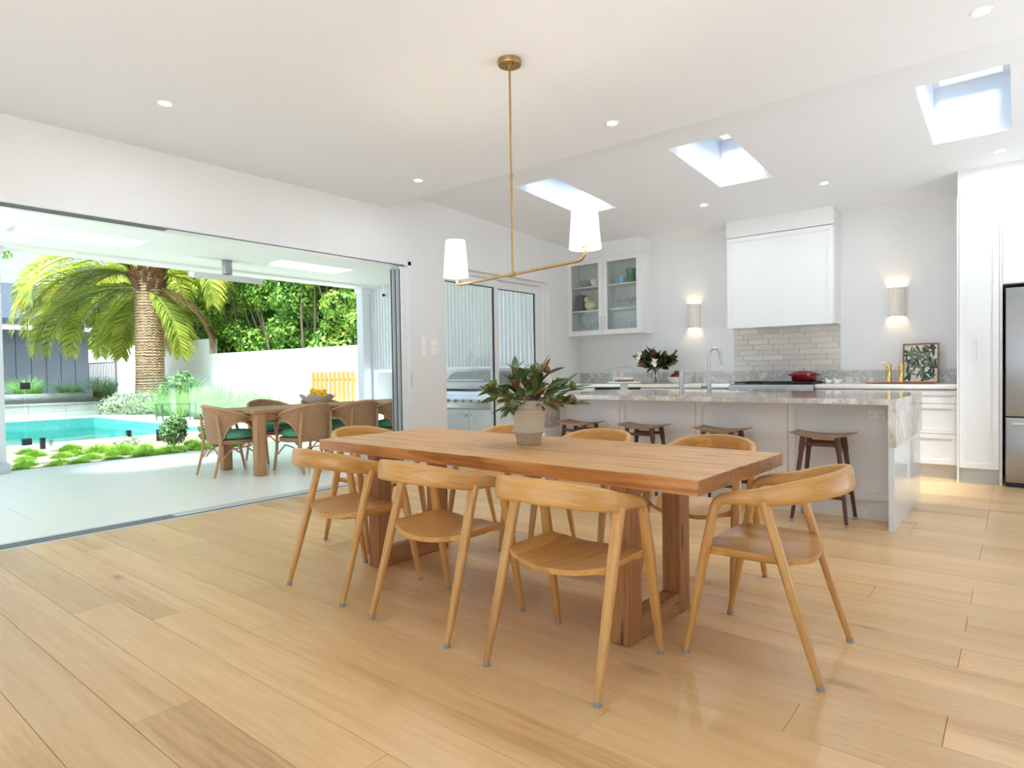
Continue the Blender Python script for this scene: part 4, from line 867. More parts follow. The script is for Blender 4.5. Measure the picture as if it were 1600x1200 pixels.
# ================================================================== OUTDOORS
ZG = -.08
terrace = struct(BX(-9.75, XL - T + .01, Y0, 8.2, -.2, -.022).build('terrace', 'deck_joint'))
tw_, tl_ = .76, 1.2; tmesh = {}
def dtile(a, c):
    k = (round(a, 3), round(c, 3))
    if k not in tmesh: tmesh[k] = BX(-a / 2 + .0015, a / 2 - .0015, -c / 2 + .0015, c / 2 - .0015, -.022, 0).mesh('paving_tile', bev=.0015, seg=1); tmesh[k].materials.append(MAT('deck_tile'))
    return tmesh[k]
x = XL - T - .005; ri = 0
while x > -9.74:
    x2 = max(x - tw_, -9.75); y = Y0 - (ri % 3) * .4
    while y < 8.2:
        a, c = max(y, Y0), min(y + tl_, 8.2)
        if c - a > .02: obj('paving_tile', dtile(x - x2, c - a), None, terrace, ((x + x2) / 2, (a + c) / 2, -.004))
        y += tl_
    x = x2; ri += 1
# ground slabs around the pool
PX0, PX1, PY0, PY1 = -22.1, -14.25, -4.0, 6.98
g = MB()
for (a, c, d, e) in [(-9.75, 40, -40, Y0), (-9.75, 40, 8.45, 40), (XR, 40, Y0, 8.45), (-60, PX0, -40, 40), (PX0, -9.75, -40, PY0), (PX0, -9.75, PY1, 40), (PX1, -9.75, PY0, PY1)]:
    g.box(a, c, d, e, -.6, -.12)
struct(g.build('ground', 'paver', smooth=0))  # pale tone chosen so unseen paving beside the house bounces sun indoors
struct(BX(-13.3, -9.76, -4, 8.4, -.12, -.085).build('garden_bed', 'gravel', smooth=0))
# coping pieces round the pool
cop = struct(BX(PX1, PX1 + .02, PY0, PY1 + .9, -.12, -.1).build('pool_surround', 'coping', smooth=0))
def slabs(x0, x1, y0, y1, along, step):
    n = max(1, int(round((x1 - x0 if along == 'x' else y1 - y0) / step)))
    for k in range(n):
        if along == 'x': a, c, d, e = x0 + (x1 - x0) * k / n, x0 + (x1 - x0) * (k + 1) / n, y0, y1
        else: a, c, d, e = x0, x1, y0 + (y1 - y0) * k / n, y0 + (y1 - y0) * (k + 1) / n
        BX(a + .004, c - .004, d + .004, e - .004, -.12, ZG).build('coping_slab', 'coping', cop, bev=.006, seg=1)
slabs(PX1 + .02, PX1 + .92, PY0, PY1 + .9, 'y', 1.2); slabs(PX0, PX1, PY1, PY1 + .9, 'x', 1.2); slabs(PX0 - .9, PX0, PY0, PY1 + .9, 'y', 1.2)
pool = thing('swimming_pool', 'turquoise rectangular swimming pool beyond the glass fence', 'pool', (PX0, PY0, -.12))
b_ = MB(); lx, ly = PX1 - PX0, PY1 - PY0
for (a, c, d, e) in [(0, .05, 0, ly), (lx - .05, lx, 0, ly), (.05, lx - .05, 0, .05), (.05, lx - .05, ly - .05, ly)]: b_.box(a, c, d, e, -1.4, .02)
b_.build('pool_wall', 'pool_tile', pool, smooth=0); BX(.05, lx - .05, .05, ly - .05, -1.4, -1.3).build('pool_floor', 'pool_floor', pool, smooth=0)
n = 40; P = [[(.05 + (lx - .1) * i / n, .05 + (ly - .1) * j / n, -.26 + .006 * math.sin(i * 1.7 + j * .9) * math.cos(j * 1.3 - i * .6)) for j in range(n + 1)] for i in range(n + 1)]
MB().grid(P).build('water_surface', 'water', pool, smooth=180)
# stepping pavers in the garden
k = 0
for i, xx in enumerate((-10.05, -10.6, -11.15, -11.7, -12.25, -12.8)):
    for yy in ((1.2, 2.25, 3.3) if i % 2 else (.8, 1.8, 2.85, 3.75)):
        if yy > 3.4 and i > 3: continue
        o = BX(-.2, .2, -.42, .42, -.085, -.062).build('stepping_slab', 'stepping', bpy.data.objects['garden_bed'], (xx, yy, 0), bev=.008, seg=1); k += 1
# blades helper
def blades(n, r0, h, spread, w, seg=3, rng=RNG, dome=False):
    a = rng.uniform(0, 2 * PI, n); rr = np.sqrt(rng.uniform(0, 1, n)) * r0; bx, by = np.cos(a) * rr, np.sin(a) * rr
    la = a + rng.normal(0, .6, n); hh = h * rng.uniform(.55, 1.05, n); sp = spread * rng.uniform(.3, 1.1, n) * (rr / r0 * .9 + .25)
    if dome: hh = h * np.sqrt(np.clip(1 - (rr / (r0 * 1.25)) ** 2, .05, 1)) * rng.uniform(.8, 1.1, n)
    V = np.zeros((n, seg + 1, 2, 3)); sd = np.stack([-np.sin(la), np.cos(la)], 1)
    for s in range(seg + 1):
        t = s / seg; ox = bx + np.cos(la) * sp * t ** 1.8; oy = by + np.sin(la) * sp * t ** 1.8; oz = hh * (t * 1.25 - .35 * t ** 2.6 * (sp / max(spread, 1e-6)) - .15 * t * t)
        ww = w * (1 - t * .85) / 2
        for q, sg in ((0, -1), (1, 1)): V[:, s, q, 0] = ox + sd[:, 0] * ww * sg; V[:, s, q, 1] = oy + sd[:, 1] * ww * sg; V[:, s, q, 2] = oz
    idx = np.arange(n)[:, None] * (seg + 1) * 2; F = []
    for s in range(seg): F.append(np.concatenate([idx + s * 2, idx + s * 2 + 1, idx + s * 2 + 3, idx + s * 2 + 2], 1))
    return V.reshape(-1, 3), np.concatenate(F, 0)
def leafcloud(n, blobs, size, rng=RNG, asp=.5):
    bl = np.array(blobs, float); wts = bl[:, 3] * bl[:, 4] + bl[:, 4] * bl[:, 5] + .01; c = rng.choice(len(bl), n, p=wts / wts.sum())
    d = rng.normal(0, 1, (n, 3)); d /= np.linalg.norm(d, axis=1)[:, None]; rad = rng.uniform(.72, 1.04, n)[:, None]
    P = bl[c, :3] + d * bl[c, 3:6] * rad
    nv = d + rng.normal(0, .55, (n, 3)); nv /= np.linalg.norm(nv, axis=1)[:, None]
    t = np.cross(nv, rng.normal(0, 1, (n, 3))); t /= np.linalg.norm(t, axis=1)[:, None] + 1e-9; b2 = np.cross(nv, t); s = size * rng.uniform(.6, 1.25, n)[:, None]
    V = np.stack([P - t * s, P + b2 * s * asp, P + t * s, P - b2 * s * asp], 1).reshape(-1, 3); F = np.arange(n * 4).reshape(n, 4)
    return V, F
def leaf_obj(name, VF, m, parent): me = fast_mesh(name, *VF); me.materials.append(MAT(m)); return stuff(obj(name, me, None, parent))
# mound grasses
mound = fast_mesh('grass_blades', *blades(900, .46, .30, .34, .018, 3, dome=True)); mound.materials.append(MAT('leaf_mound'))
MP = [(-12.35, 2.94, .28), (-11.81, 2.91, .27), (-11.27, 2.64, .24), (-10.66, 2.51, .26), (-10.05, 2.31, .26), (-12.38, 3.53, .3), (-11.24, 3.09, .27), (-11.5, 3.33, .25), (-10.59, 2.89, .21), (-9.97, 2.65, .25), (-11.43, 3.66, .37), (-10.67, 3.29, .28), (-11.1, 3.87, .39), (-10.91, 3.67, .23), (-10.08, 3.4, .27), (-10.06, 2.96, .28), (-10.43, 3.97, .35), (-10.03, 3.76, .3), (-10.77, 4.33, .2), (-10.44, 4.37, .34), (-10.15, 4.21, .27), (-11.34, 5.07, .26), (-10.61, 4.84, .34), (-10.13, 4.72, .26), (-11.59, 4.39, .2), (-10.2, 5.2, .3), (-10.7, 5.5, .3)]
WH = ['left post side', 'stepping slab', 'terrace edge', 'bollard light', 'clipped shrub']
for i, (x, y, w) in enumerate(MP):
    row = 'terrace edge row' if x > -10.3 else ('second row from the terrace' if x > -10.8 else ('third row from the terrace' if x > -11.4 else 'row nearest the pool'))
    order = sorted([q for q in MP if (q[0] > -10.3) == (x > -10.3) and (q[0] > -10.8) == (x > -10.8) and (q[0] > -11.4) == (x > -11.4)], key=lambda q: q[1]); k = order.index((x, y, w))
    nth = ['leftmost', 'second from left', 'third from left', 'fourth from left', 'fifth from left', 'sixth from left', 'seventh from left', 'eighth from left', 'ninth from left'][k]
    t = obj('grass_mound', mound, None, None, (x, y, -.085)); s = w / .92 * 1.02; t.scale = (s, s, s * 1.35); t.rotation_euler = (0, 0, i * 1.3)
    tag(t, 'bright green grass mound, %s in the %s' % (nth, row), 'grass', 'grass mounds beside the terrace')
# shrubs
def shrub(name, label, loc, VF, m, stem=.25, cat='shrub', group=None):
    t = thing(name, label, cat, loc, 0, group); leaf_obj('foliage', VF, m, t)
    s = MB()
    for k in range(5): s.tube([(0, 0, 0), (math.cos(k * 1.3) * stem * .4, math.sin(k * 1.3) * stem * .4, stem)], [.012, .006], 6)
    s.build('stems', 'twig', t)
shrub('clipped_shrub', 'rounded olive green shrub left of the wicker chairs', (-11.24, 4.71, -.09), leafcloud(1500, [(0, 0, .30, .22, .22, .24), (.05, .05, .4, .15, .15, .16)], .032), 'leaf_shrub')
shrub('clipped_shrub', 'rounded olive green shrub behind the end wicker chair', (-10.95, 5.25, -.09), leafcloud(1500, [(0, 0, .28, .24, .24, .24), (-.05, .05, .38, .15, .15, .16)], .032), 'leaf_shrub')
shrub('clipped_shrub', 'small grey green shrub behind the middle bollard light', (-11.6, 4.1, -.09), leafcloud(500, [(0, 0, .13, .2, .2, .11)], .03), 'leaf_silver', .1)
shrub('fern_bush', 'leafy green bush at the foot of the palm trunk', (-21.6, 9.3, -.12), leafcloud(900, [(0, 0, .8, .6, .6, .5), (.2, 0, 1.1, .35, .35, .3)], .09), 'leaf_shrub', .6)
shrub('silver_bush', 'spreading silvery bush at the far end of the pool', (-23.2, 8.25, -.12), leafcloud(2600, [(0, 0, .3, 1.0, .8, .42), (.6, .4, .35, .7, .6, .4)], .06), 'leaf_silver', .2)
# bollard lights
for x, y, lb in [(-12.9, 3.28, 'black bollard light left among the grass mounds'), (-13.1, 4.68, 'black bollard light in the middle, beside the pool coping'), (-12.72, 5.06, 'black bollard light beside the olive green shrub')]:
    t = thing('bollard_light', lb, 'garden light', (x, y, -.085), 0, 'garden bollard lights'); BX(-.035, .035, -.035, .035, 0, .20).build('post', 'black', t, bev=.004); BX(-.04, .04, -.04, .04, .20, .215).build('cap', 'black', t, bev=.004)
# glass pool fence
for k, (y0, y1, lb) in enumerate([(1.2, 3.19, 'glass pool fence panel at the left edge of the view'), (3.21, 5.19, 'glass pool fence panel right of the black hinges'), (5.21, 7.04, 'glass pool fence panel in front of the palm trunk'), (7.06, 8.9, 'glass pool fence panel behind the wicker dining set')]):
    t = thing('fence_panel', lb, 'glass fence', (-13.52, y0, ZG), 0, 'frameless glass pool fence'); gl = BX(-.006, .006, 0, y1 - y0, .05, 1.22).build('glass_panel', 'glass_fence', t)
    BX(-.007, .007, 0, y1 - y0, 1.22, 1.226).build('polished_edge', 'glass_ware', t)
    for yy in (.35, y1 - y0 - .35): BX(-.03, .03, yy - .025, yy + .025, 0, .12).build('spigot', 'steel', t, bev=.004)
    if k == 1:
        for zz in (.10, 1.08): hg = BX(-.03, .03, -.07, .07, zz - .05, zz + .07).build('hinge', 'black', t, bev=.006)
# raised planter behind the pool
pl = thing('raised_planter', 'low white block planter with grey stone capping behind the pool', 'planter', (-24.1, 0, -.12))
for k in range(10):
    for j in range(2): BX(-.15, .15, -2 + k * .97 + .003, -2 + (k + 1) * .97 - .003, j * .18 + .002, (j + 1) * .18 - .002).build('block', 'block_white', pl, bev=.006, seg=1)
for k in range(5): BX(-.35, .20, -2 + k * 1.94 + .004, -2 + (k + 1) * 1.94 - .004, .362, .44).build('capping', 'stone_cap', pl, bev=.01)
MB().tube([(-.75, -2, .58), (-.75, 2, .585), (-.75, 5, .58), (-.75, 7.7, .585)], .17, 12).build('log_edge', 'stone_cap', pl)
BX(-4, -.7, -2, 9.5, .0, .55).build('soil', 'soil', pl, smooth=0)
gr1 = fast_mesh('grass_clump', *blades(420, .28, 1.05, .75, .022, 4)); gr1.materials.append(MAT('leaf_grass'))
gr2 = fast_mesh('grass_clump', *blades(420, .3, .8, .95, .022, 4)); gr2.materials.append(MAT('leaf_grass'))
i = 0
for (x, y, s) in [(-22.6, 9.6, 1.2), (-21.4, 9.9, 1.25), (-20.4, 9.6, 1.15), (-19.6, 10.1, 1.1), (-18.6, 9.8, 1.05), (-17.7, 10.1, 1.0), (-16.8, 9.9, .95), (-15.9, 9.7, .85), (-15.0, 9.9, .8), (-14.1, 9.6, .75), (-21.0, 9.0, .9), (-19.8, 8.9, .8), (-18.5, 9.0, .75), (-13.2, 9.6, .7)]:
    t = obj('ornamental_grass', gr1 if i % 2 else gr2, None, None, (x, y - .45, -.12), i * .9); t.scale = (s, s, s)
    front = 'back row against the white wall' if y > 9.3 else 'front row by the pool'
    tag(t, 'pale green feathery grass clump, number %d from the palm in the %s' % ((i + 1) if i < 10 else (i - 9 if i < 13 else 11), front), 'grass', 'feathery grass clumps'); i += 1
for k, yy in enumerate((2.2, 3.6, 5.0, 6.1, 7.3, 8.3)):
    t = obj('planter_grass', gr1 if k % 2 else gr2, None, None, (-25.4, yy, .43), k * 1.1); t.scale = (.9, 1.1, .75)
    tag(t, 'green grass clump in the raised planter, %s from the left' % ['first', 'second', 'third', 'fourth', 'fifth', 'sixth'][k], 'grass', 'grass clumps in the raised planter')
# garden seat
gs = thing('garden_bench', 'thin pale green metal bench standing in the feathery grass', 'bench', (-18.3, 7.75, ZG), R(38))
BX(-.5, .5, -.18, .18, .43, .455).build('seat', 'iron', gs, bev=.004)
for a in (-.47, .47):
    for c in (-.15, .15): BX(a - .012, a + .012, c - .012, c + .012, 0, .43).build('leg', 'iron', gs, smooth=0)
# boundary wall
bwm = MB().box(-23.1, -4, 11, 11.3, -.15, 1.925).box(-42, -23.1, 11, 11.3, -.15, 2.48).build('wall_garden', 'render_white', smooth=0); struct(bwm)
# timber batten screen
ts = thing('timber_screen', 'low orange cedar batten screen against the white garden wall', 'screen', (-15.87, 10.5, -.12))
for k in range(10): BX(k * .203, k * .203 + .118, -.02, .02, 0, 1.30 + (.006 if k % 2 else 0)).build('batten', 'cedar', ts, smooth=0)
for zz in (.25, 1.05): BX(0, 2.0, .02, .05, zz, zz + .07).build('rail', 'cedar', ts, smooth=0)
# neighbour's dark house
nh = thing('neighbour_house', 'dark clad house with a pale metal roof behind the palm', 'house', (-32, 9.92, -.12))
BX(-6, -.05, -18, 0, 0, 3.25).build('wall', 'clad_dark', nh, smooth=0)
for k in range(24): BX(-.05, 0, -(k + 1) * .52 + .012, -k * .52 - .012, .3, 3.22).build('cladding_panel', 'clad_dark', nh, smooth=0)
a = MB(); a.hexa([(-.05, -18, 3.42), (.12, -18, 3.42), (.12, .10, 3.42), (-.05, .10, 3.42), (-.05, -18, 3.25), (.14, -18, 3.25), (.14, .12, 3.25), (-.05, .12, 3.25)]); a.build('gutter', 'gutter', nh, smooth=0)
BX(-.4, .02, -18, -.28, 3.42, 3.72).build('dormer_slot', 'clad_dark', nh, smooth=0)
rf = MB(); rf.hexa([(.05, -18, 3.42), (.05, .05, 3.42), (-6, .05, 3.42), (-6, -18, 3.42), (-.9, -18, 5.25), (-.9, -.62, 5.25), (-5, -.62, 5.25), (-5, -18, 5.25)]); rfo = rf.build('roof', 'roof_metal', nh, smooth=0)
for k in range(14):
    y = -.9 - k * .75; MB().bar((.07, y, 3.45), (-.88, y, 5.27), .03, .03).build('standing_seam', 'roof_metal', rfo, smooth=0)
# iron gate fence beside the house
fi = thing('iron_fence', 'grey vertical bar fence beside the dark house', 'fence', (-34.2, 10.6, -.12))
for k in range(17): BX(k * .2, k * .2 + .025, -.012, .012, .1, 1.9).build('bar', 'iron', fi, smooth=0)
for zz in (.1, 1.87): BX(0, 3.3, -.02, .02, zz, zz + .05).build('rail', 'iron', fi, smooth=0)
BX(3.26, 3.34, -.04, .04, 0, 2.05).build('post', 'iron', fi, smooth=0)
# palm
pmx, pmy = -23.95, 9.3
pa = thing('palm_tree', 'tall stout palm with ringed trunk and arching fronds beyond the pool', 'palm', (pmx, pmy, -.12))
V = []; F = []; nr = 240; ns = 36
for i in range(nr + 1):
    z = i / nr * 5.0; f = z / 5.0
    r = .43 + .16 * math.exp(-z / .45) - .02 * f + (.10 * max(0, (f - .82) / .18) if f > .82 else 0)
    for k in range(ns):
        ph = (z * 10.0 + (k % 2) * .5) % 1.0
        rr = r * (1 + .08 * (1 - ph)); V.append((math.cos(2 * PI * k / ns) * rr, math.sin(2 * PI * k / ns) * rr, z))
for i in range(nr):
    for k in range(ns): F.append((i * ns + k, i * ns + (k + 1) % ns, (i + 1) * ns + (k + 1) % ns, (i + 1) * ns + k))
MB().add(V, F).build('trunk', 'palm_bark', pa, smooth=25)
bs = MB(); rg = random.Random(4)
for k in range(70):
    a = k * 2.399; z = 4.25 + .9 * rg.random(); r = .46 + (z - 4.25) * .12
    bs.bar((math.cos(a) * r * .8, math.sin(a) * r * .8, z - .15), (math.cos(a) * (r + .16), math.sin(a) * (r + .16), z + .28), .16, .06, up=(math.cos(a), math.sin(a), .3), w2=.06, h2=.03)
stuff(bs.build('cut_leaf_bases', 'palm_crown', pa, smooth=0))
def frond(L_, e0, droop, m, seed, np_=84):
    r = np.random.default_rng(seed); pts = []; p = np.zeros(3); e = e0; st_ = L_ / 24
    for i in range(25):
        pts.append(p.copy()); p = p + np.array([0, math.cos(e), math.sin(e)]) * st_; e -= droop / 24 * (.5 + i / 24)
    pts = np.array(pts); mb = MB().tube([tuple(q) for q in pts], [.045 * (1 - .85 * i / 24) for i in range(25)], 5)
    for k in range(np_):
        f = .10 + .9 * k / np_; x_ = f * 24; i = min(23, int(x_)); q = pts[i] * (1 - (x_ - i)) + pts[i + 1] * (x_ - i); t = pts[i + 1] - pts[i]; t /= np.linalg.norm(t)
        ll = .85 * math.sin(PI * min(1, .12 + f * .83)) ** .7 + .05; nz_ = np.cross([1, 0, 0], t)
        for s in (-1, 1):
            d = np.array([s * .75, 0, 0]) + t * .62 + nz_ * (.22 + r.normal(0, .06)); d /= np.linalg.norm(d)
            mid = q + d * ll * .55; tip = q + d * ll + np.array([0, 0, -.28 * ll]); w = np.cross(d, nz_); w = w / np.linalg.norm(w) * .026
            mb.add([q - w * .6, q + w * .6, mid + w, mid - w], [(0, 1, 2, 3)]); mb.add([mid - w, mid + w, tip], [(0, 1, 2)])
    me = mb.mesh('frond', 0); me.materials.append(MAT(m)); return me
FM = [frond(5.0, .62, 2.5, 'leaf_palm', 1), frond(5.1, .3, 2.1, 'leaf_palm', 2), frond(4.6, .05, 1.75, 'leaf_palm', 3), frond(3.0, -.6, 1.1, 'leaf_palm', 4)]
FD = frond(3.2, -.35, 1.3, 'leaf_dead', 5)
LA = math.atan2(-.628, -.778) - PI / 2           # rotation that points a frond to the viewer's left
for k, (da, mi) in enumerate([(-.05, 0), (.22, 1), (-.35, 1), (.55, 0), (-.7, 0), (.12, 2), (-.22, 2), (.45, 2), (.75, 1), (-.55, 2), (.6, 3), (-1.0, 1), (-1.2, 2), (1.1, 0), (-1.4, 0), (-1.8, 1), (2.6, 0), (-2.0, 0), (-2.5, 1), (0.3, 0), (-.15, 1), (-.42, 3), (2.75, 3), (-2.9, 0), (.02, 1), (.35, 2), (-.3, 1)]):
    o = inst('frond', FM[mi], pa, Matrix.Translation((0, 0, 4.75 - (.35 if mi >= 2 else 0))) @ Matrix.Rotation(LA + da, 4, 'Z'))
for da in (-2.9, -2.6, -1.5): inst('dead_frond', FD, pa, Matrix.Translation((0, 0, 4.5)) @ Matrix.Rotation(LA + da, 4, 'Z'))
# hedge trees beyond the wall
def tree_mesh(seed):
    r = np.random.default_rng(seed); bl = []
    for k in range(34):
        z = r.uniform(.9, 6.4); bl.append((r.uniform(-1.5, 1.5), r.uniform(-.9, .7), z, r.uniform(.45, .85), r.uniform(.4, .7), r.uniform(.4, .75)))
    me = fast_mesh('foliage', *leafcloud(21000, bl, .078, r, .55)); me.materials.append(MAT('leaf_hedge')); return me
TM = [tree_mesh(11), tree_mesh(12), tree_mesh(13)]
def branch_mesh(seed):
    r = random.Random(seed); b = MB()
    for k in range(6):
        a = r.uniform(0, 2 * PI); x0, y0 = math.cos(a) * .2, math.sin(a) * .2; p = [Vector((x0, y0, 0))]
        for q in range(5): p.append(p[-1] + Vector((math.cos(a) * r.uniform(.05, .4), -abs(r.uniform(0, .25)), r.uniform(.7, 1.0))))
        b.tube(p, [.07, .06, .05, .04, .03, .015], 6)
    me = b.mesh('trunk'); me.materials.append(MAT('bark')); return me
BM = [branch_mesh(1), branch_mesh(2)]
for k in range(13):
    x = -39 + k * 2.55
    t = thing('hedge_tree', 'dense leafy hedge tree behind the white wall, %s from the left' % ['first', 'second', 'third', 'fourth', 'fifth', 'sixth', 'seventh', 'eighth', 'ninth', 'tenth', 'eleventh', 'twelfth', 'thirteenth'][k], 'tree', (x, 12.6 + .3 * (k % 2), -.12), 0, 'hedge trees behind the garden wall')
    stuff(obj('foliage', TM[k % 3], None, t)); obj('trunk', BM[k % 2], None, t); t.scale = (1.0, 1.0, 1.0 + .1 * (k % 3))
for k in range(9):
    x = -40 + k * 3.6
    t = thing('background_tree', 'tall tree in the second row behind the hedge, %s from the left' % ['first', 'second', 'third', 'fourth', 'fifth', 'sixth', 'seventh', 'eighth', 'ninth'][k], 'tree', (x, 15.2, -.12), 1.0, 'second row of trees'); t.scale = (1.35, 1.2, 1.35)
    stuff(obj('foliage', TM[(k + 1) % 3], None, t)); obj('trunk', BM[k % 2], None, t)
ft = thing('sparse_tree', 'thin branched tree against the sky above the dark house', 'tree', (-42, 8.3, -.12))
stuff(obj('foliage', fast_mesh('foliage', *leafcloud(1600, [(RNG.uniform(-2, 2), RNG.uniform(-2.6, 1.5), RNG.uniform(7, 11), .7, .7, .35) for _ in range(16)], .12)), 'leaf_hedge', ft))
b_ = MB(); rg = random.Random(8); b_.tube([(0, 0, 0), (.2, 0, 4), (.1, -.2, 7)], [.3, .24, .14], 8)
for k in range(9): b_.tube([(.1, -.1, 5.5 + k * .15), (rg.uniform(-1, 1), rg.uniform(-1.4, .8), 7.5 + k * .15), (rg.uniform(-2, 2), rg.uniform(-2.6, 1.5), 8.5 + k * .25)], [.09, .06, .02], 6)
b_.build('trunk', 'bark', ft)

# ------------------------------------------------------------------ covered terrace
AZ = 2.77; sk1 = (-8.72, -8.15, 1.92, 3.2); sk2 = (-8.72, -8.18, 4.95, 6.2)
a = MB(); xs = [-9.8, -8.72, -8.165, XL - T]; ys = [Y0, 1.92, 3.2, 4.95, 6.2, 8.0]
for i in range(3):
    for j in range(5):
        if i == 1 and j in (1, 3): continue
        a.box(xs[i], xs[i + 1], ys[j], ys[j + 1], AZ, AZ + .08)
a.box(-9.8, -9.45, Y0, 8.0, 2.735, AZ)
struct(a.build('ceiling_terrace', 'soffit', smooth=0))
for k, (x0, x1, y0, y1) in enumerate(((-8.72, -8.165, 1.92, 3.2), (-8.72, -8.165, 4.95, 6.2))):
    w = sempty('window_%d' % (k + 6), (x0, y0, AZ + .08)); s_ = MB()
    for (p, q, d, e) in [(-.05, 0, -.05, y1 - y0 + .05), (x1 - x0, x1 - x0 + .05, -.05, y1 - y0 + .05), (0, x1 - x0, -.05, 0), (0, x1 - x0, y1 - y0, y1 - y0 + .05)]: s_.box(p, q, d, e, 0, .35)
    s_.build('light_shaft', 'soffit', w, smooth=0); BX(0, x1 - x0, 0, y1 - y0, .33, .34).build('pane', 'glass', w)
def column(y, label):
    t = thing('terrace_column', label, 'column', (-9.62, y, 0), 0, 'white terrace columns'); BX(-.09, .09, -.09, .09, .12, 2.735).build('shaft', 'alu_white', t, bev=.006); BX(-.12, .12, -.12, .12, -.004, .12).build('base', 'alu_grey', t, bev=.006); BX(-.11, .11, -.12, .12, 2.62, 2.735).build('capital', 'alu_white', t, bev=.01)
column(1.97, 'white square column at the left edge of the view'); column(7.5, 'white square column near the stacked sliding door panels')
bsn = thing('batten_screen', 'white vertical batten screen wall closing the terrace end', 'screen', (0, 7.68, 0))
for k in range(49):
    x = -9.5 + k * .0815; BX(x, x + .052, -.012, .025, 1.22, 2.765).build('batten', 'alu_white', bsn, smooth=0)
BX(-9.62, -9.5, -.06, .06, 0, 2.765).build('post', 'alu_white', bsn, smooth=0); BX(-9.5, -6.5, .03, .045, 1.22, 2.765).build('backing_sheet', 'translucent_sheet', bsn, smooth=0)
for zz in (1.19, 2.70): BX(-9.5, -5.53, .025, .05, zz, zz + .05).build('rail', 'alu_white', bsn, smooth=0)
ok = thing('outdoor_kitchen', 'white outdoor cabinet run with doors under the barbecue', 'cabinet', (-7.05, 7.05, 0))
BX(-.6, 1.5, .03, .6, .0, .575).build('body', 'joinery', ok, smooth=0); BX(-.6, 1.5, .56, .63, .575, 1.19).build('splashback', 'joinery', ok, smooth=0); BX(-.6, -.03, .0, .56, .575, .9).build('side_bench', 'joinery', ok, smooth=0); BX(1.05, 1.5, .0, .56, .575, .9).build('side_bench', 'joinery', ok, smooth=0)
for k in range(2):
    d_ = BX(.01 + k * .5, .5 + k * .5, .01, .03, .06, .56).build('door', 'joinery', ok, bev=.002); MB().ball((.46 + k * .09, .0, .48), .011, 10, 6).build('knob', 'steel', d_)
bq = thing('barbecue', 'stainless steel built in barbecue seen through the small sliding door', 'barbecue', (-7.05, 7.05, .578))
BX(.0, 1.0, 0, .5, .0, .26).build('body', 'steel_bright', bq, bev=.004); BX(.0, 1.0, -.03, 0, .03, .20).build('control_panel', 'steel_bright', bq, bev=.01)
for k in range(6): MB().tube([(.09 + k * .165, -.03, .115), (.09 + k * .165, -.07, .115)], [.026, .022], 14).build('knob', 'steel', bq)
lid = []; 
for xx in (.02, .98): lid.append([(xx, -.02, .30), (xx, -.025, .40), (xx, .02, .44), (xx, .12, .52), (xx, .25, .56), (xx, .45, .56), (xx, .48, .30)])
MB().grid(lid).add(lid[0], [tuple(range(7))]).add(lid[1], [tuple(range(7))]).build('lid', 'steel', bq, smooth=30); MB().tube([(.12, -.06, .43), (.88, -.06, .43)], .014, 10).build('lid_handle', 'steel_bright', bq)
wc = thing('white_locker', 'plain tall white cabinet standing at the end of the terrace', 'cabinet', (-8.75, 7.1, 0)); BX(0, .4, 0, .5, 0, 1.15).build('body', 'joinery', wc, bev=.004); BX(.01, .39, -.015, 0, .05, 1.13).build('door', 'joinery', wc, bev=.003)
ht = thing('outdoor_heater', 'slim white radiant heater hanging from the terrace ceiling', 'heater', (-8.75, 4.45, AZ)); BX(-.05, .05, -.05, .05, -.20, 0).build('stem', 'steel', ht, bev=.003); bo = MB().hexa([(-.10, -.5, -.26), (.06, -.5, -.30), (.06, .5, -.30), (-.10, .5, -.26), (-.08, -.5, -.20), (.09, -.5, -.22), (.09, .5, -.22), (-.08, .5, -.20)]).build('panel', 'heater_white', ht, bev=.004)
sc_ = thing('security_camera', 'small white security camera with black lens on the batten screen', 'camera', (-9.1, 7.62, 2.6)); MB().lathe([(.001, 0), (.05, 0), (.05, .03), (.001, .03)], 16).build('mount', 'plastic_white', sc_); MB().ball((0, -.04, -.03), .05, 14, 10).build('housing', 'plastic_white', sc_); MB().ball((.02, -.075, -.035), .03, 12, 8).build('lens', 'black', sc_)
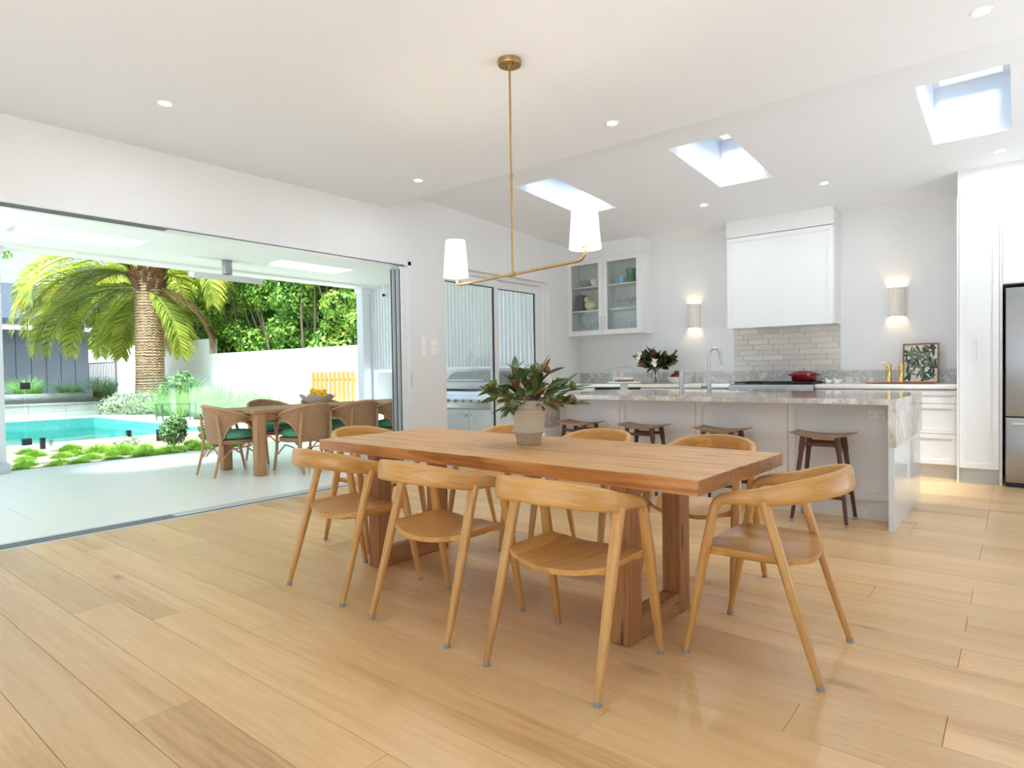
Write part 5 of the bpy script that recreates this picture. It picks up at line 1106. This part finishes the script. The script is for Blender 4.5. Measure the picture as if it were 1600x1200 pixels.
# terrace dining set
dt = thing('terrace_table', 'long teak outdoor table on thick square legs', 'table', (-7.115, 3.64, 0)); TLn = 2.75
for k in range(6): BX(-.46 + k * .1533 + .001, -.46 + (k + 1) * .1533 - .001, 0, TLn, .705, .74).build('board', 'teak_y', dt, bev=.002, seg=1)
for a_ in (-.44, .34):
    for c_ in (.05, TLn - .16): BX(a_, a_ + .105, c_, c_ + .11, .0, .705).build('leg', 'teak_z', dt, bev=.005)
BX(-.38, .38, .07, .10, .62, .705).build('apron', 'teak_y', dt, smooth=0)
for a_ in (-.40, .38): BX(a_ - .0, a_ + .02, .1, TLn - .1, .62, .705).build('apron', 'teak_y', dt, smooth=0)
def make_wicker():
    t = thing('wicker_chair', '', 'chair', group='wicker armchairs at the terrace table'); nt_, nz_ = 48, 8
    rx, ry = .285, .27; G = {}; mb = MB(); rim = []; arch = {-1: [], 1: []}
    def top(a): return .80 - .17 * (abs(a) / 2.0) ** 1.6
    def low(a):
        b_ = abs(a)
        if b_ < .72: return .40
        f = (b_ - .72) / 1.23; return .40 + .215 * math.sin(min(1, f) * PI * .9) ** .6
    P = []
    for i in range(nt_ + 1):
        a = -1.95 + 3.9 * i / nt_; row = []
        for j in range(nz_ + 1):
            z = low(a) + (top(a) - low(a)) * j / nz_; fl = 1 + .10 * (z - .4) / .4
            row.append((math.sin(a) * rx * fl, -math.cos(a) * ry * fl - .02 * (z - .4) / .4 * max(0, math.cos(a)), z))
        P.append(row); rim.append(row[-1])
        if abs(a) > .72: arch[1 if a > 0 else -1].append(row[0])
    P2 = [[(q[0] * .97, q[1] * .97, q[2]) for q in row] for row in P]
    MB().slab(P, P2).build('back_shell', 'wicker', t, smooth=60)
    MB().tube(rim, .016, 8).build('rim', 'rattan', t)
    for s in (-1, 1): MB().tube(arch[s], .012, 8).build('arch', 'rattan', t)
    MB().lathe([(.001, .36), (.26, .36), (.275, .38), (.275, .405), (.001, .41)], 28).build('seat', 'wicker', t)
    for k, p in enumerate(((-.19, -.30), (.19, -.30), (-.21, .25), (.21, .25))):
        tp_ = (p[0] * 1.08, p[1] * .8, .42); MB().tube([(p[0] * 1.12, p[1] * 1.08, 0), (p[0] * 1.08, p[1] * .86, .25), tp_, (p[0] * 1.3 if k > 1 else p[0], p[1] * .7 if k > 1 else p[1] * .92, .60 if k > 1 else .70)], [.014, .017, .018, .014], 8).build('leg', 'rattan', t)
    for s in (-1, 1):
        MB().tube([(s * .2, -.22, .2), (s * .215, -.12, .3), (s * .215, .05, .32), (s * .22, .2, .2)], .009, 6).build('brace', 'rattan', t)
    MB().tube([(-.2, -.25, .2), (-.1, -.25, .3), (.1, -.25, .3), (.2, -.25, .2)], .009, 6).build('brace', 'rattan', t)
    cp = []; cb = []
    MB().lathe([(.001, .41), (.22, .41), (.25, .43), (.255, .455), (.24, .49), (.19, .503), (.001, .507)], 28).build('cushion', 'cushion', t, smooth=60)
    return t
wk = make_wicker(); wk.location = (-7.17, 3.66, 0); wk['label'] = 'wicker armchair with green cushion at the near end of the terrace table'
for (x, y, rz, lb) in [(-6.64, 4.26, 90, 'first wicker armchair on the near side of the terrace table'), (-6.64, 4.96, 90, 'middle wicker armchair on the near side of the terrace table'), (-6.64, 5.66, 90, 'wicker armchair on the near side, by the stacked door panels'),
                       (-7.72, 4.5, -90, 'wicker armchair on the pool side, nearest the palm'), (-7.72, 5.3, -90, 'wicker armchair on the pool side, left of the clam bowl')]:
    dup(wk, lb, (x, y, 0), R(rz))
cl = thing('clam_bowl', 'pale clam shell shaped bowl of lemons on the terrace table', 'bowl', (-7.05, 4.74, .74), .4); cl.scale = (.8, .8, .8)
V = []; 
def cr(th, z): return 1 + .13 * abs(math.sin(3.5 * th)) * (z / .14)
pr = [(.07, 0), (.12, .015), (.20, .07), (.255, .13)]; ov = [[(math.cos(2 * PI * k / 56) * r * cr(2 * PI * k / 56, z) * 1.15, math.sin(2 * PI * k / 56) * r * cr(2 * PI * k / 56, z) * .8, z + .05 * abs(math.sin(3.5 * 2 * PI * k / 56)) * z / .13) for k in range(57)] for r, z in pr]
iv = [[(q[0] * .94, q[1] * .94, q[2] + .012 * (1 if i < 3 else 0)) for q in row] for i, row in enumerate(ov)]
MB().slab(ov, iv).build('shell', 'clam', cl, smooth=50); MB().lathe([(.001, 0), (.085, 0), (.085, .02), (.001, .02)], 24).build('foot', 'clam', cl)
lem = MB().ball((0, 0, 0), .036, 14, 10, (1.25, 1, 1)).tube([(.04, 0, 0), (.053, 0, 0)], [.012, .004], 8).mesh('lemon'); lem.materials.append(MAT('lemon'))
LPs = [(-.14, 0, .10), (-.07, .05, .09), (-.06, -.06, .095), (0, 0, .085), (.06, .05, .09), (.07, -.05, .095), (.14, 0, .105), (-.04, .01, .15), (.03, -.02, .15), (.1, .01, .155), (-.12, .03, .16)]
for k, p in enumerate(LPs):
    q = Matrix.Rotation(.4, 3, 'Z') @ Vector(p); o = obj('lemon', lem, None, None, (-7.05 + q.x * .78, 4.74 + q.y * .78, .74 + q.z * .95 + .022)); o.rotation_euler = (k * .7, k * 1.1, k * 1.9)
    tag(o, 'yellow lemon in the clam bowl, %s' % ['at its left end', 'second from the left at the back', 'second from the left in front', 'low in the centre', 'right of centre at the back', 'right of centre in front', 'at its right end', 'on top left of centre', 'on top right of centre', 'on top at the right', 'on top at the far left'][k], 'fruit', 'lemons in the clam bowl')
